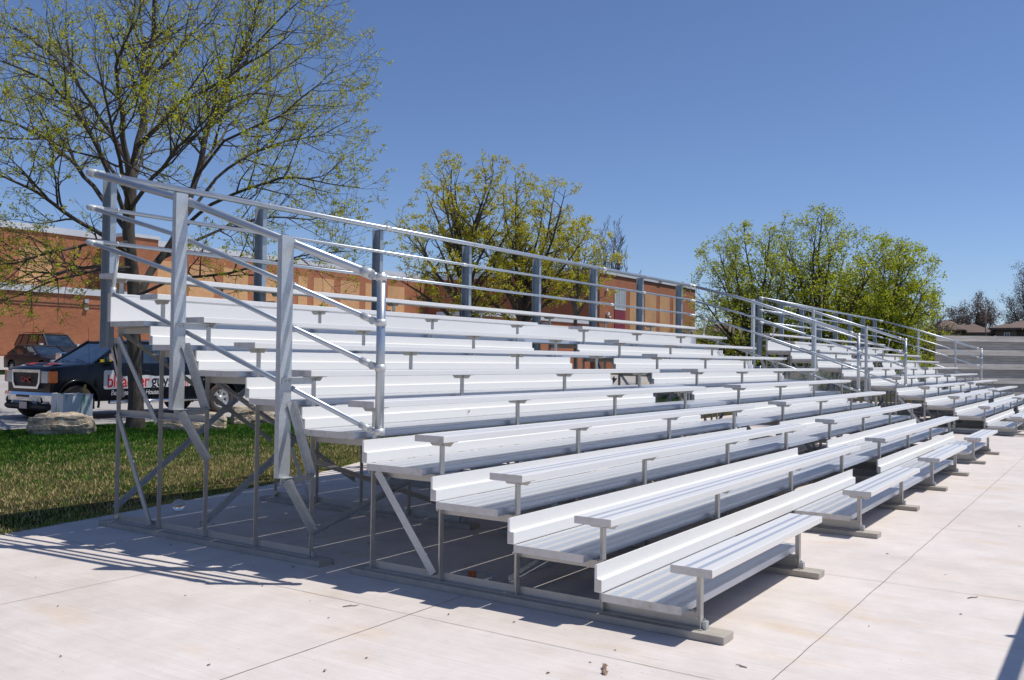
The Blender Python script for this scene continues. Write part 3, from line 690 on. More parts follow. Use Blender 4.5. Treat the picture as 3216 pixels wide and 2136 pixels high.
M['rim'] = simple('painted_rim', (.58, .58, .57), .35, .5, .1, 8)
M['chrome'] = simple('chrome', (.72, .73, .75), .10, 1., .05, 3)
M['plastic'] = simple('black_plastic', (.012, .012, .013), .5)
M['lens'] = simple('clear_lens', (.42, .45, .48), .12, .4, .15, 20, .8)
M['amber'] = simple('amber_lens', (.75, .16, .02), .2, 0, .2, 30)
M['tail'] = simple('red_lens', (.35, .01, .01), .2)
def vglass():
    m = NT('tinted_glass'); f = m.noise(m.coord(scale=(1.2, 1, 1.5)), 2.2, 3, .5); m.col(m.ramp(f, [(.4, (.008, .012, .016)), (.7, (.03, .05, .055))]))
    m.set(Roughness=.03); m.b.inputs['Specular IOR Level'].default_value = .9; m.b.inputs['Coat Weight'].default_value = 1; m.b.inputs['Coat Roughness'].default_value = .01; return m.mat
M['vglass'] = vglass()

def lerp_tab(tab, x):
    for (a, va), (b, vb) in zip(tab, tab[1:]):
        if x <= b: 
            t = 0 if b == a else max(0, (x-a)/(b-a)); return va+(vb-va)*t
    return tab[-1][1]
def wheel(parent, x, y, r, side, w=.23, spokes=5, dark=False):
    ty = MB(); s = side
    prof = [(r*.60, s*w*.42), (r*.66, s*w*.5), (r*.90, s*w*.52), (r*.985, s*w*.42), (r, s*w*.3), (r, -s*w*.3), (r*.97, -s*w*.45), (r*.6, -s*w*.5)]
    ty.lathe((x, y, r), prof, 'y', 36); o = ty.build('wheel', M['tyre'], parent)
    rm = MB(); rm.lathe((x, y, r), [(r*.60, s*w*.44), (r*.55, s*w*.40), (r*.51, s*w*.20), (r*.02, s*w*.20)], 'y', 32)
    rm.lathe((x, y, r), [(r*.20, s*w*.2), (r*.19, s*w*.42), (r*.01, s*w*.44)], 'y', 20)
    for k in range(spokes):
        a = 2*math.pi*k/spokes+.3; d = Vector((math.cos(a), 0, math.sin(a)))
        c = Vector((x, y, r)); rm.beam(c+d*r*.16+Vector((0, s*w*.36, 0)), c+d*r*.58+Vector((0, s*w*.36, 0)), r*.17, .025, up=(0, 1, 0))
    hl = rm
    for k in range(spokes):
        a = 2*math.pi*(k+.5)/spokes+.3; c = (x+math.cos(a)*r*.40, y, r+math.sin(a)*r*.40)
        hl.lathe(c, [(r*.085, s*w*.215), (r*.01, s*w*.22)], 'y', 10, 1)
    rm.build('rim', [M['rim'], M['plastic']], o)
    return o

def body_shell(stations, zbot, ztop, hw, arches, r_arch, crown=.04, tuck=.10):
    m = MB(); xs = sorted(stations)
    prev = None; ns = None
    for x in xs:
        zb = lerp_tab(zbot, x); zt = lerp_tab(ztop, x); w = lerp_tab(hw, x)
        for a in arches:
            d = abs(x-a[0])
            if d < a[2]: zb = max(zb, a[1]+math.sqrt(a[2]**2-d*d))
        zb = min(zb, zt-.12); h = zt-zb
        zs = max(zb+.01, lerp_tab(zbot, x)+.33); zs = min(zs, zt-.1)
        half = [(0, zb), (w*.90, zb), (w*.985, zb+.012), (w, zs), (w*.995, zs+(zt-zs)*.5), (w*.965, zt-.055), (w*(1-tuck*.7), zt-.012), (w*(1-tuck*1.6), zt+crown*.3), (w*.35, zt+crown*.9), (0, zt+crown)]
        ring = [(x, -y, z) for y, z in half] + [(x, y, z) for y, z in half[-2:0:-1]]
        m.v += ring; ns = len(ring)
    n = len(xs)
    m.f = [(i*ns+k, i*ns+(k+1) % ns, (i+1)*ns+(k+1) % ns, (i+1)*ns+k) for i in range(n-1) for k in range(ns)]
    m.f += [tuple(range(ns)), tuple((n-1)*ns+k for k in range(ns-1, -1, -1))]
    m.m = [0]*len(m.f); m.sm = [True]*(len(m.f)-2)+[False, False]
    return m
def cabin(m, tab, hwb, hwt):
    # tab: list of (x_bottom, z_bottom, x_top, z_top) from the front to the rear; glass hull
    pass

def smooth_by_angle(o, deg=35):
    me = o.data; me.polygons.foreach_set('use_smooth', [True]*len(me.polygons))
    try: me.set_sharp_from_angle(angle=R(deg))
    except Exception: pass

def greenhouse(parent, base, roof, zb, zr, wb, wr, paintm, pillars, crown=.05, rake=0):
    """base=(x_front, x_rear) at the belt, roof=(x_front, x_rear) at the top."""
    bx0, bx1 = base; rx0, rx1 = roof
    zb0, zb1 = zb if isinstance(zb, tuple) else (zb, zb)
    g = MB(); vs = []
    vs += [(bx0, -wb*.86, zb0), (bx0+.12, -wb, zb0), (bx1-.1, -wb, zb1), (bx1, -wb*.86, zb1), (bx1, wb*.86, zb1), (bx1-.1, wb, zb1), (bx0+.12, wb, zb0), (bx0, wb*.86, zb0)]
    zt = zr-.035
    vs += [(rx0, -wr*.86, zt), (rx0+.10, -wr, zt), (rx1-.1, -wr, zt), (rx1, -wr*.86, zt), (rx1, wr*.86, zt), (rx1-.1, wr, zt), (rx0+.10, wr, zt), (rx0, wr*.86, zt)]
    g.add(vs, [tuple(range(8)), tuple(range(15, 7, -1))]+[(i, (i+1) % 8, (i+1) % 8+8, i+8) for i in range(8)])
    gl = g.build('cabin_glass', M['vglass'], parent)
    r = MB(); X0, X1 = rx0-.05, rx1+.05; n = 9; ny = 9; rings = []
    for i in range(n):
        t = i/(n-1); x = X0+(X1-X0)*t; e = 1-.10*max(0, (abs(t-.5)-.38)/.12)
        for j in range(ny):
            u = -1+2*j/(ny-1); r.v.append((x, u*(wr+.012)*e, zr-.045+crown*(1-u**4)*(1-(2*t-1)**6)+.02))
    r.f = [(i*ny+j, i*ny+j+1, (i+1)*ny+j+1, (i+1)*ny+j) for i in range(n-1) for j in range(ny-1)]
    nb = len(r.v); r.v += [(x, y, zr-.055) for x, y, z in r.v[:nb]]
    r.f += [tuple(nb+k for k in f[::-1]) for f in r.f]
    rim = [j for j in range(ny)]+[i*ny+ny-1 for i in range(1, n)]+[(n-1)*ny+j for j in range(ny-2, -1, -1)]+[i*ny for i in range(n-2, 0, -1)]
    r.f += [(rim[k], rim[(k+1) % len(rim)], rim[(k+1) % len(rim)]+nb, rim[k]+nb) for k in range(len(rim))]
    r.m = [0]*len(r.f); r.sm = [True]*len(r.f)
    ro = r.build('roof', paintm, parent); smooth_by_angle(ro)
    for s in (-1, 1):
        p = MB(); p.beam((bx0+.04, s*wb*.93, zb0-.01), (rx0+.03, s*wr*.93, zr-.03), .09, .07, up=(0, 1, 0))
        p.beam((bx1-.05, s*wb*.93, zb1-.01), (rx1-.04, s*wr*.93, zr-.03), .13, .07, up=(0, 1, 0))
        for (pb, pt, w) in pillars: p.beam((pb, s*(wb+.004), zb0+(zb1-zb0)*.5-.02), (pt, s*(wr+.004), zr-.03), w, .03, up=(0, 1, 0))
        p.beam((rx0, s*(wr+.0), zr-.045), (rx1, s*(wr+.0), zr-.045), .05, .05)
        p.build('pillars', paintm, parent)
    return gl

def text_mesh(s, size, mat, parent, loc, rot, name, bold=.0, xs=1., ext=.002, shear=0.):
    cu = bpy.data.curves.new(name, 'FONT'); cu.body = s; cu.size = size; cu.extrude = ext; cu.offset = bold; cu.shear = shear; cu.space_character = .95
    o = bpy.data.objects.new(name, cu); COL.objects.link(o)
    bpy.context.view_layer.update()
    me = bpy.data.meshes.new_from_object(o.evaluated_get(bpy.context.evaluated_depsgraph_get()))
    bpy.data.objects.remove(o); me.materials.clear(); me.materials.append(mat)
    ob = bpy.data.objects.new(name, me); COL.objects.link(ob); ob.parent = parent; ob.location = loc; ob.rotation_euler = rot; ob.scale = (xs, 1, 1)
    return ob, me

def pickup():
    t = empty('pickup_truck', (7.13, 19.0, .005), 0, 'black pickup truck with white and red lettering on its doors, parked behind the trees', 'truck')
    P = M['black_paint']; L0, L1 = -.60, 5.25; wb = 4.0; r = .40
    ar = [(0, .40, .50), (wb, .40, .50)]
    st = [L0, L0+.04, L0+.12, -.52, 5.05, L1-.03, L1]+[a[0]+d for a in ar for d in np.linspace(-.5, .5, 21)]+[.62, .9, 1.3, 2., 2.6, 3.1, 4.5]
    b = body_shell(st, [(L0, .62), (-.5, .50), (.5, .42), (3.2, .42), (4.7, .52), (L1, .60)],
                   [(L0, 1.10), (L0+.04, 1.16), (L0+.15, 1.21), (-.05, 1.26), (.6, 1.315), (3.0, 1.31), (3.04, 1.34), (L1, 1.34)],
                   [(L0, .90), (L0+.05, .955), (L0+.18, .985), (.5, 1.0), (5.0, 1.0), (L1, .97)], ar, .5, .035, .07)
    bo = b.build('body', P, t); smooth_by_angle(bo)
    # wheel arch lips
    for a in (0, wb):
        for s in (-1, 1):
            pts = [(a+.515*math.cos(q), s*.995, .40+.515*math.sin(q)) for q in np.linspace(-.25, math.pi+.25, 22)]
            MB().tube(pts, .028, 8).build('wheel_arch_lip', P, t)
    greenhouse(t, (.44, 3.25), (1.25, 3.12), 1.30, 1.86, .90, .76, P, [(1.66, 1.75, .09), (2.45, 2.46, .06)])
    # bed opening
    MB().box(3.32, 5.16, -.80, .80, 1.346, 1.385).build('bed_cover', M['plastic'], t)
    # front end
    g = MB(); x = L0-.02
    outer = [(-.60, 1.15), (.60, 1.15), (.58, .84), (.50, .72), (-.50, .72), (-.58, .84)]; inner = [(-.54, 1.085), (.54, 1.085), (.52, .86), (.45, .77), (-.45, .77), (-.52, .86)]
    vs = [(x-.055, y, z) for y, z in outer]+[(x-.055, y, z) for y, z in inner]+[(x+.05, y, z) for y, z in outer]+[(x+.05, y, z) for y, z in inner]
    n = 6; fs = []
    for i in range(n):
        j = (i+1) % n; fs += [(i, j, n+j, n+i), (i, j, 2*n+j, 2*n+i), (n+i, n+j, 3*n+j, 3*n+i), (2*n+i, 2*n+j, 3*n+j, 3*n+i)]
    g.add(vs, fs); gr = g.build('grille', M['chrome'], t)
    m = MB(); m.extrude([(y_, z_) for y_, z_ in inner], 'x', x-.015, x+.01)
    for z in (.80, .86, .98, 1.03): m.box(x-.035, x-.015, -.50, .50, z, z+.018)
    m.build('grille_mesh', M['plastic'], gr)
    ob, me = text_mesh('GMC', .17, simple('red_badge', (.30, .03, .03), .3, .3), gr, (x-.04, .24, .865), (R(90), 0, R(-90)), 'badge', .004, 1.25, .006)
    for s in (-1, 1):
        h = MB(); h.bbox(x-.035, x+.12, min(s*.605, s*.88), max(s*.605, s*.88), .85, 1.12, .012); hl = h.build('headlight', M['lens'], t)
        h = MB(); h.bbox(x-.025, x+.15, min(s*.885, s*.985), max(s*.885, s*.985), .86, 1.125, .015); h.build('turn_signal', M['amber'], hl)
        h = MB()
        for z in (.92, 1.05): h.lathe((x-.034, s*.71, z), [(.058, 0), (.045, .006), (.005, .01)], 'x', 18)
        h.build('bulb_reflector', M['chrome'], hl)
        f = MB(); f.lathe((L0-.115, s*.66, .45), [(.085, -.005), (.075, .02), (.01, .03)], 'x', 22); f.build('fog_light', M['plastic'], t)
        mr = MB(); mr.bbox(.72, .90, min(s*1.02, s*1.26), max(s*1.02, s*1.26), 1.32, 1.56, .03); mo = mr.build('side_mirror', M['chrome'], t)
        MB().beam((.80, s*.93, 1.34), (.80, s*1.05, 1.38), .06, .05).build('mirror_arm', M['plastic'], mo)
    bp = MB(); secs = []
    prof = [(-.10, .38), (-.14, .45), (-.15, .58), (-.12, .645), (.0, .65), (.0, .38)]
    for y in np.linspace(-1.01, 1.01, 25):
        k = (abs(y)/.98)**4*.10; secs.append([(L0+px*.9+k, y, z) for px, z in prof])
    bp.v = [p for s in secs for p in s]; n = len(prof)
    bp.f = [(i*n+k, i*n+(k+1) % n, (i+1)*n+(k+1) % n, (i+1)*n+k) for i in range(24) for k in range(n)]+[tuple(range(n)), tuple(24*n+k for k in range(n))]
    bp.m = [0]*len(bp.f); bp.sm = [False]*len(bp.f)
    bo = bp.build('bumper', M['chrome'], t); 
    MB().box(L0-.139, L0-.13, -.27, .27, .53, .58).build('bumper_slot', M['plastic'], bo)
    MB().bbox(L0-.10, L0+.1, -.90, .90, .24, .40, .05).build('air_dam', M['plastic'], t)
    MB().box(L0-.152, L0-.142, -.21, .10, .27, .42).build('licence_plate', M['frame'], bo)
    # rear bumper, lights
    MB().bbox(L1-.01, L1+.16, -.93, .93, .50, .68, .03).build('rear_bumper', M['chrome'], t)
    for s in (-1, 1): MB().bbox(L1-.10, L1+.015, min(s*.86, s*.985), max(s*.86, s*.985), .88, 1.28, .01).build('tail_light', M['tail'], t)
    for s in (-1, 1):
        MB().tube([(.75, s*1.03, .40), (3.40, s*1.03, .40)], .045, 12).build('running_board', M['chrome'], t)
        for x_ in (0, wb): wheel(t, x_, s*.86, .40, s, .26, 6)
        MB().box(-.36+wb+.78, -.34+wb+.80, min(s*.78, s*.98), max(s*.78, s*.98), .22, .48).build('mud_flap', M['plastic'], t)
    MB().box(.4, .42, -.98, .98, .25, .5).build('inner_guard', M['plastic'], t)
    # door seams and handles
    for s in (-1,):
        m = MB()
        for xd in (.82, 1.92, 2.98): m.box(xd-.004, xd+.004, -1.0035, -.999, .46, 1.24)
        m.build('door_seam', M['plastic'], t)
        for xd in (1.75, 2.82): MB().bbox(xd-.09, xd+.09, -1.035, -1.0, 1.10, 1.135, .008).build('door_handle', P, t)
    # wipers
    m = MB(); m.beam((.40, -.55, 1.345), (.54, .05, 1.40), .02, .012); m.beam((.40, .1, 1.345), (.54, .68, 1.40), .02, .012); m.build('wiper', M['plastic'], t)
    MB().tube([(.34, -.86, 1.3), (.30, -.86, 2.15)], .004, 5).build('aerial', M['plastic'], t)
    MB().box(.58, .68, -.925, -.905, 1.335, 1.40).build('yellow_sticker', simple('yellow_sticker', (.8, .6, .02), .5), t)
    # door graphics: white patch and lettering
    wm = simple('white_decal', (.62, .62, .62), .4, 0, .03); rdm = simple('red_decal', (.62, .02, .02), .4, 0, .05); bk = simple('black_decal', (.012, .012, .012), .4)
    y = -1.0048; d = MB(); nseg = 14
    x0, x1, z0, z1 = .62, 3.02, .70, 1.02
    pts = []
    def arc(cx, cz, r, a0, a1): return [(cx+r*math.cos(R(a)), cz+r*math.sin(R(a))) for a in np.linspace(a0, a1, 7)]
    rr = .06
    pts = arc(x0+rr, z0+rr, rr, 180, 270)+arc(x1-rr, z0+.04+rr, rr, 270, 360)+arc(x1-rr, z1-rr, rr, 0, 90)+[(2.0, z1-.02), (1.75, z1+.01)]+arc(x0+.28, z1-.03, rr*.5, 0, 90)+[(x0+.25, z1+.13)]+arc(x0+rr, z1+.13-rr, rr, 60, 180)
    d.extrude(pts, 'y', y-.002, y+.003); dc = d.build('door_decal', wm, t)
    base = (x0+.08, y-.0035, z0+.05); rot = (R(90), 0, 0)
    xx = base[0]
    for s_, mt, wd in (('bleacher', rdm, 1.18), ('guys', bk, .64), ('.com', rdm, .44)):
        ob, me = text_mesh(s_, .42, mt, dc, (xx, base[1], base[2]), rot, 'lettering', .006, 1., .001)
        w = max(v.co.x for v in me.vertices)-min(v.co.x for v in me.vertices); ob.scale = (wd/w*.94, 1, 1); xx += wd
    ob, me = text_mesh('Best Seats in the House.', .17, wm, t, (x0+.18, y-.003, .56), rot, 'tagline', .001, 1., .001, .25)
    w = max(v.co.x for v in me.vertices); ob.scale = (1.30/w, 1, 1)
    # hood decal
    hd = MB()
    def hz(x): return lerp_tab([(L0, 1.10), (L0+.04, 1.16), (L0+.15, 1.21), (-.3, 1.26), (.5, 1.315)], x)+.036
    def slab(m_, ya, yb, xa, xb, lift, mi):
        n_ = 6; vs = []
        for i in range(n_+1):
            xq = xa+(xb-xa)*i/n_
            for yq in (ya, yb): vs.append((xq, yq, hz(xq)-.035*(abs(yq)/.9)**2*.8+lift))
        m_.add(vs, [(2*i, 2*i+1, 2*i+3, 2*i+2) for i in range(n_)], mi)
    slab(hd, -.62, .62, -.48, -.12, .008, 0); slab(hd, .15, .55, -.44, -.16, .012, 1); slab(hd, -.58, -.35, -.44, -.20, .012, 1); slab(hd, -.30, .12, -.42, -.20, .012, 2)
    hd.build('hood_decal', [wm, rdm, bk], t)
    return t
pickup()

def sedan(loc, rz, pm, label, L=4.6, H=1.46, suv=False, name='sedan', cat='car'):
    t = empty(name, loc, rz, label, cat, 'cars in the parking lot')
    r = .33 if not suv else .37; wb = L*.585; f = -.86; e = f+L; hw = .90 if not suv else .95
    hood = .98 if not suv else 1.12; belt = hood+.03; ar = [(0, r, r+.07), (wb, r, r+.07)]
    st = [f, f+.05, f+.2, .6, 1.2, 1.9, e-.2, e-.05, e]+[a[0]+d for a in ar for d in np.linspace(-r-.07, r+.07, 15)]
    zt = [(f, .66), (f+.06, .74), (f+.25, .80), (.35, hood-.05), (.7, hood), (wb-.1, belt), (e-.35, hood+(0 if not suv else .05)), (e-.05, hood-.06), (e, hood-.22)]
    b = body_shell(st, [(f, .32), (f+.5, .20), (e-.5, .22), (e, .38)], zt, [(f, .62), (f+.06, .74), (f+.3, .86), (.6, hw), (wb+.3, hw), (e-.15, hw-.08), (e, hw-.2)], ar, r+.07, .04, .09)
    bo = b.build('body', pm, t); smooth_by_angle(bo)
    if suv: greenhouse(t, (.45, e-.12), (1.15, e-.42), (belt-.02, belt), H, hw-.09, hw-.24, pm, [(1.45, 1.5, .07), (2.45, 2.42, .07), (3.2, 3.1, .06)])
    else: greenhouse(t, (.42, e-.42), (1.30, e-1.25), (belt-.03, belt-.01), H, hw-.08, hw-.26, pm, [(1.75, 1.78, .06), (2.75, 2.55, .06)])
    if suv:
        m = MB()
        for s in (-1, 1): MB().tube([(1.3, s*.60, H+.0), (1.42, s*.60, H+.07), (e-.75, s*.60, H+.07), (e-.6, s*.60, H)], .016, 8).build('roof_rack', M['plastic'], t)
    for s in (-1, 1):
        MB().bbox(f+.02, f+.30, min(s*.50, s*.80), max(s*.50, s*.80), .62, .74 if not suv else .80, .02).build('headlight', M['lens'], t)
        MB().bbox(e-.14, e+.01, min(s*.5, s*.74), max(s*.5, s*.74), .72, .86, .02).build('tail_light', M['tail'], t)
        MB().bbox(.62, .78, min(s*(hw-.02), s*(hw+.16)), max(s*(hw-.02), s*(hw+.16)), belt-.02, belt+.12, .02).build('side_mirror', pm if not suv else M['chrome'], t)
        for x in (0, wb): wheel(t, x, s*(hw-.12), r, s, .2, 7)
    m = MB(); m.bbox(f-.02, f+.04, -.42, .42, .50, .66, .01)
    m.build('grille', M['chrome' if suv else 'plastic'], t)
    MB().box(f-.026, f-.02, -.26, .26, .40, .50).build('licence_plate', M['white'], t)
    return t
sedan((20.05, 41.4, T(42.6)), R(90), M['plum'], 'dark plum sedan parked facing the camera, nearest of the cars by the school wall', 4.65, 1.45)
sedan((22.75, 45.4, T(46.8)+.02), R(90), M['brown'], 'dark brown SUV with roof rack parked behind the plum sedan', 4.8, 1.78, True, 'suv', 'suv')
sedan((26.4, 45.6, T(46.8)), R(90), M['plum'], 'dark car mostly hidden between the brown SUV and the black pickup cab', 4.6, 1.48)
for i, (loc, rz, pm, lab, suv) in enumerate((
        ((45.2, 18.6, .08), 180, 'navy', 'dark blue car with an amber light, seen under the end of the nearer bleacher rails', False),
        ((49.6, 18.0, .07), 180, 'redp', 'red car half hidden behind the bleacher corner, left of the blue car', False),
        ((54.2, 18.4, .08), 180, 'silver', 'silver car behind the gap between the two bleachers', True),
        ((51.5, 22.5, .16), 0, 'black_paint', 'black SUV in the second row of cars beyond the bleacher gap', True))):
    sedan(loc, R(rz), M[pm], lab, 4.6, 1.7 if suv else 1.45, suv, 'suv' if suv else 'sedan', 'suv' if suv else 'car')

# ------------------------------------------------------------------ trees
class Tree:
    def __init__(s, seed): s.rng = random.Random(seed); s.v = []; s.f = []; s.tips = []; s.env = None
    def out(s, p):
        if not s.env: return False
        c, rx, ru, rd = s.env; d = p-c; rz = ru if d.z > 0 else rd
        return (d.x**2+d.y**2)/rx**2+(d.z/rz)**2 > 1+.10*noise.noise(p*.9)+.06*noise.noise(p*2.7)
    def tube(s, P, rs, n):
        b = len(s.v); P = [Vector(p) for p in P]
        a = Vector((.3, .9, .1))
        for i, p in enumerate(P):
            d = (P[min(i+1, len(P)-1)]-P[max(i-1, 0)]).normalized(); a = (a-d*a.dot(d))
            if a.length < 1e-3: a = d.orthogonal()
            a.normalize(); c = d.cross(a)
            for k in range(n):
                t = 2*math.pi*k/n; s.v.append(tuple(p+(a*math.cos(t)+c*math.sin(t))*rs[i]))
        for i in range(len(P)-1):
            for k in range(n): s.f.append((b+i*n+k, b+i*n+(k+1) % n, b+(i+1)*n+(k+1) % n, b+(i+1)*n+k))
    def branch(s, p, d, L, r, lev, P):
        g = s.rng; n = P['seg'][lev]; pts = [Vector(p)]; rs = [r]; d = Vector(d).normalized()
        up = P['up'][lev]
        for i in range(n):
            d = (d + Vector((g.gauss(0, 1), g.gauss(0, 1), g.gauss(0, 1)))*P['wob'][lev] + Vector((0, 0, up))).normalized()
            if s.out(pts[-1]+d*L/n): break
            pts.append(pts[-1]+d*L/n); rs.append(max(P['rmin'], r*(1-.8*(i+1)/n)))
        if len(pts) < 2: return
        s.tube(pts, rs, P['sides'][lev]); s.children(pts, rs, L, lev, P)
    def children(s, pts, rs, L, lev, P, a0=.22):
        g = s.rng
        if lev >= P['levels']:
            for q in pts[1:]: s.tips.append(q)
            return
        if lev == P['levels']-1: s.tips.append(pts[-1])
        nb = max(2, int(round(P['dens'][lev]*L))); n = len(pts)-1
        for j in range(nb):
            t = a0+(1-a0)*(j+g.random())/nb; k = min(n-1, int(t*n)); f = t*n-k
            q = pts[k].lerp(pts[k+1], f); d = (pts[k+1]-pts[k]).normalized()
            o = d.orthogonal().normalized(); o.rotate(Matrix.Rotation(g.uniform(0, 2*math.pi), 3, d))
            ang = R(g.uniform(*P['ang'])); nd = d*math.cos(ang)+o*math.sin(ang)
            ll = P['len'][lev]*(1-.55*t)*g.uniform(.65, 1.25)
            rr = min(rs[k]*.62, P['rad'][lev])
            s.branch(q, nd, ll, rr, lev+1, P)
    def make(s, name, bark, leafm, leaf, per, label, cat='tree', group=None, spread=.09, prob=1., loc=None):
        root = empty(name, loc or (0, 0, 0), 0, label, cat, group)
        np_mesh('trunk', np.array(s.v)-np.array(loc or (0, 0, 0)), s.f, bark, root, True)
        rng = np.random.default_rng(len(s.v))
        if leafm is None: return root
        Tp = np.array([tuple(t) for t in s.tips]); Tp = Tp[rng.random(len(Tp)) < prob]
        C = np.repeat(Tp, per, 0); C = C+rng.normal(0, spread, C.shape)-np.array(loc or (0, 0, 0)); N = len(C)
        a = rng.normal(size=(N, 3)); a /= np.linalg.norm(a, axis=1)[:, None]; b = np.cross(a, rng.normal(size=(N, 3))); b /= np.linalg.norm(b, axis=1)[:, None]
        sz = leaf*rng.uniform(.5, 1.25, N)[:, None]; c = np.cross(a, b)
        V = np.stack([C-a*sz*.9, C-b*sz*.55+c*sz*.15, C+a*sz*.9, C+b*sz*.55+c*sz*.15], 1).reshape(-1, 3)
        np_mesh('crown', V, np.arange(N*4).reshape(N, 4), leafm, root)
        return root

T1 = {
 'trunk':[(6.92,15.49,-0.02,0.190),(6.91,15.47,0.95,0.175),(6.85,15.51,1.95,0.165),(6.86,15.65,2.97,0.155),(6.75,15.59,3.90,0.150),(6.74,15.58,4.70,0.140),(6.71,15.59,5.37,0.130)],
 'ca':[(6.71,15.59,5.37,0.100),(6.60,15.56,5.82,0.085),(6.38,15.34,6.34,0.070),(6.11,15.17,6.78,0.055),(5.94,14.87,7.27,0.045),(5.86,14.44,7.80,0.030),(5.78,14.18,8.35,0.020),(5.72,14.06,9.11,0.010)],
 'cb':[(6.71,15.59,5.24,0.120),(6.90,15.66,5.82,0.105),(7.00,15.66,6.39,0.090),(7.10,15.67,7.10,0.075),(7.20,15.67,7.82,0.060),(7.28,15.70,8.68,0.045),(7.33,15.76,9.62,0.030),(7.32,15.73,10.81,0.012)],
 'cb2':[(7.08,15.70,7.03,0.055),(7.29,16.07,7.70,0.050),(7.53,16.41,8.47,0.040),(7.71,16.82,9.40,0.030),(7.88,17.24,10.66,0.012)],
 'l1':[(6.67,15.65,5.64,0.075),(6.66,16.17,6.21,0.065),(6.63,16.74,6.80,0.055),(6.53,17.39,7.58,0.045),(6.43,18.07,8.12,0.035),(6.31,18.94,8.75,0.028),(6.18,19.83,9.22,0.020),(5.90,20.76,9.77,0.010)],
 'l2':[(6.74,15.59,4.30,0.070),(6.20,15.47,5.14,0.060),(5.83,15.28,5.57,0.050),(5.24,15.23,6.39,0.040),(4.65,15.20,6.73,0.030),(4.10,15.30,6.84,0.020),(3.52,15.62,7.08,0.010)],
 'l3':[(6.76,15.58,4.03,0.080),(6.69,16.53,4.92,0.070),(6.65,17.46,5.70,0.060),(6.55,18.48,6.37,0.050),(6.44,19.52,6.82,0.035),(6.23,20.55,7.09,0.020),(5.90,21.56,7.39,0.010)],
 'l4':[(6.77,15.57,3.63,0.070),(5.95,15.52,4.06,0.060),(5.25,15.48,4.35,0.050),(4.60,15.35,4.61,0.040),(4.07,15.25,4.75,0.028),(3.45,15.26,4.99,0.012)],
 'l5':[(6.79,15.56,3.23,0.060),(6.83,16.93,3.50,0.050),(6.83,18.18,3.41,0.040),(6.75,19.38,3.39,0.030),(6.57,20.74,3.04,0.015)],
 'l6':[(6.79,15.56,3.36,0.050),(5.91,15.43,3.21,0.040),(5.10,15.39,2.95,0.030),(4.38,15.41,2.60,0.018),(3.90,15.59,2.39,0.010)],
 'l7':[(6.77,15.57,3.90,0.050),(5.63,15.11,3.68,0.040),(4.71,15.06,3.45,0.030),(3.90,15.19,3.14,0.015)],
 'r1':[(6.91,15.63,5.96,0.070),(6.86,14.80,6.25,0.060),(6.76,14.04,6.58,0.050),(6.79,13.28,6.72,0.040),(6.83,12.48,6.99,0.030),(6.96,11.73,7.26,0.020),(7.15,11.08,7.68,0.010)],
 'r2':[(7.11,15.64,7.38,0.050),(7.77,15.70,8.20,0.040),(8.28,15.63,8.84,0.030),(8.81,15.54,9.57,0.020),(9.29,15.50,10.48,0.010)],
 's':[(6.83,15.52,2.56,0.120),(7.25,15.59,3.27,0.110),(7.61,15.56,3.79,0.105),(7.94,15.42,4.45,0.100),(8.14,15.44,5.19,0.095),(8.31,15.35,5.92,0.090),(8.49,15.22,6.73,0.075),(8.62,15.01,7.38,0.060),(8.78,14.74,8.17,0.050),(8.94,14.47,8.96,0.035),(9.07,14.23,9.83,0.015)],
 'sr1':[(8.18,15.38,5.47,0.050),(8.19,14.44,6.14,0.042),(8.30,13.55,6.40,0.035),(8.39,12.68,6.64,0.025),(8.47,11.83,7.12,0.015),(8.60,11.44,7.48,0.008)],
 'sr2':[(7.97,15.36,4.59,0.055),(8.71,15.30,5.55,0.045),(9.47,15.03,6.25,0.038),(10.19,14.66,6.66,0.030),(10.87,14.19,6.89,0.020),(11.39,13.76,7.26,0.010)],
 'sr3':[(7.82,15.42,4.22,0.060),(7.81,14.34,4.76,0.050),(7.89,13.32,5.01,0.040),(8.01,12.41,5.14,0.030),(8.20,11.60,5.03,0.020),(8.55,10.72,4.88,0.010)],
 'sr4':[(7.48,15.59,3.60,0.050),(8.31,15.41,4.07,0.045),(9.13,15.24,4.59,0.038),(9.96,14.90,4.82,0.030),(10.79,14.39,4.82,0.020),(11.44,13.76,5.17,0.010)],
 'sr5':[(6.93,15.55,2.77,0.050),(6.96,14.41,3.06,0.042),(7.15,13.24,3.16,0.035),(7.30,12.11,3.31,0.028),(7.50,11.09,3.46,0.018),(7.68,10.27,3.50,0.010)],
 'sr6':[(8.47,15.25,6.66,0.045),(9.11,15.18,7.31,0.035),(9.73,14.94,7.87,0.028),(10.30,14.61,8.58,0.020),(10.81,14.19,9.18,0.010)],
 'sr7':[(8.76,14.77,8.10,0.035),(8.73,13.90,8.50,0.028),(8.75,13.13,8.85,0.020),(8.84,12.46,9.29,0.010)],
 'b1':[(6.74,15.58,4.70,0.070),(8.00,17.25,5.78,0.055),(8.83,18.13,6.80,0.040),(9.47,18.57,7.89,0.025),(9.94,18.89,9.13,0.012)],
 'f1':[(6.74,15.58,4.57,0.070),(5.74,14.36,5.07,0.055),(5.01,13.45,5.55,0.040),(4.49,12.95,6.04,0.025),(4.10,12.62,6.54,0.012)],
 'f2':[(6.74,15.58,4.57,0.060),(6.02,13.76,4.94,0.050),(5.54,12.32,5.28,0.035),(5.27,11.27,5.54,0.020),(5.19,10.67,5.87,0.010)],
 'b2':[(6.74,15.58,4.84,0.060),(7.58,17.86,6.06,0.050),(7.94,19.43,7.25,0.035),(8.10,20.59,8.42,0.020),(8.07,21.32,9.36,0.010)],
 'sb':[(8.14,15.44,5.19,0.060),(9.54,16.73,6.31,0.050),(10.47,17.09,7.34,0.035),(11.30,17.25,8.39,0.020),(11.79,17.22,9.19,0.010)],
}
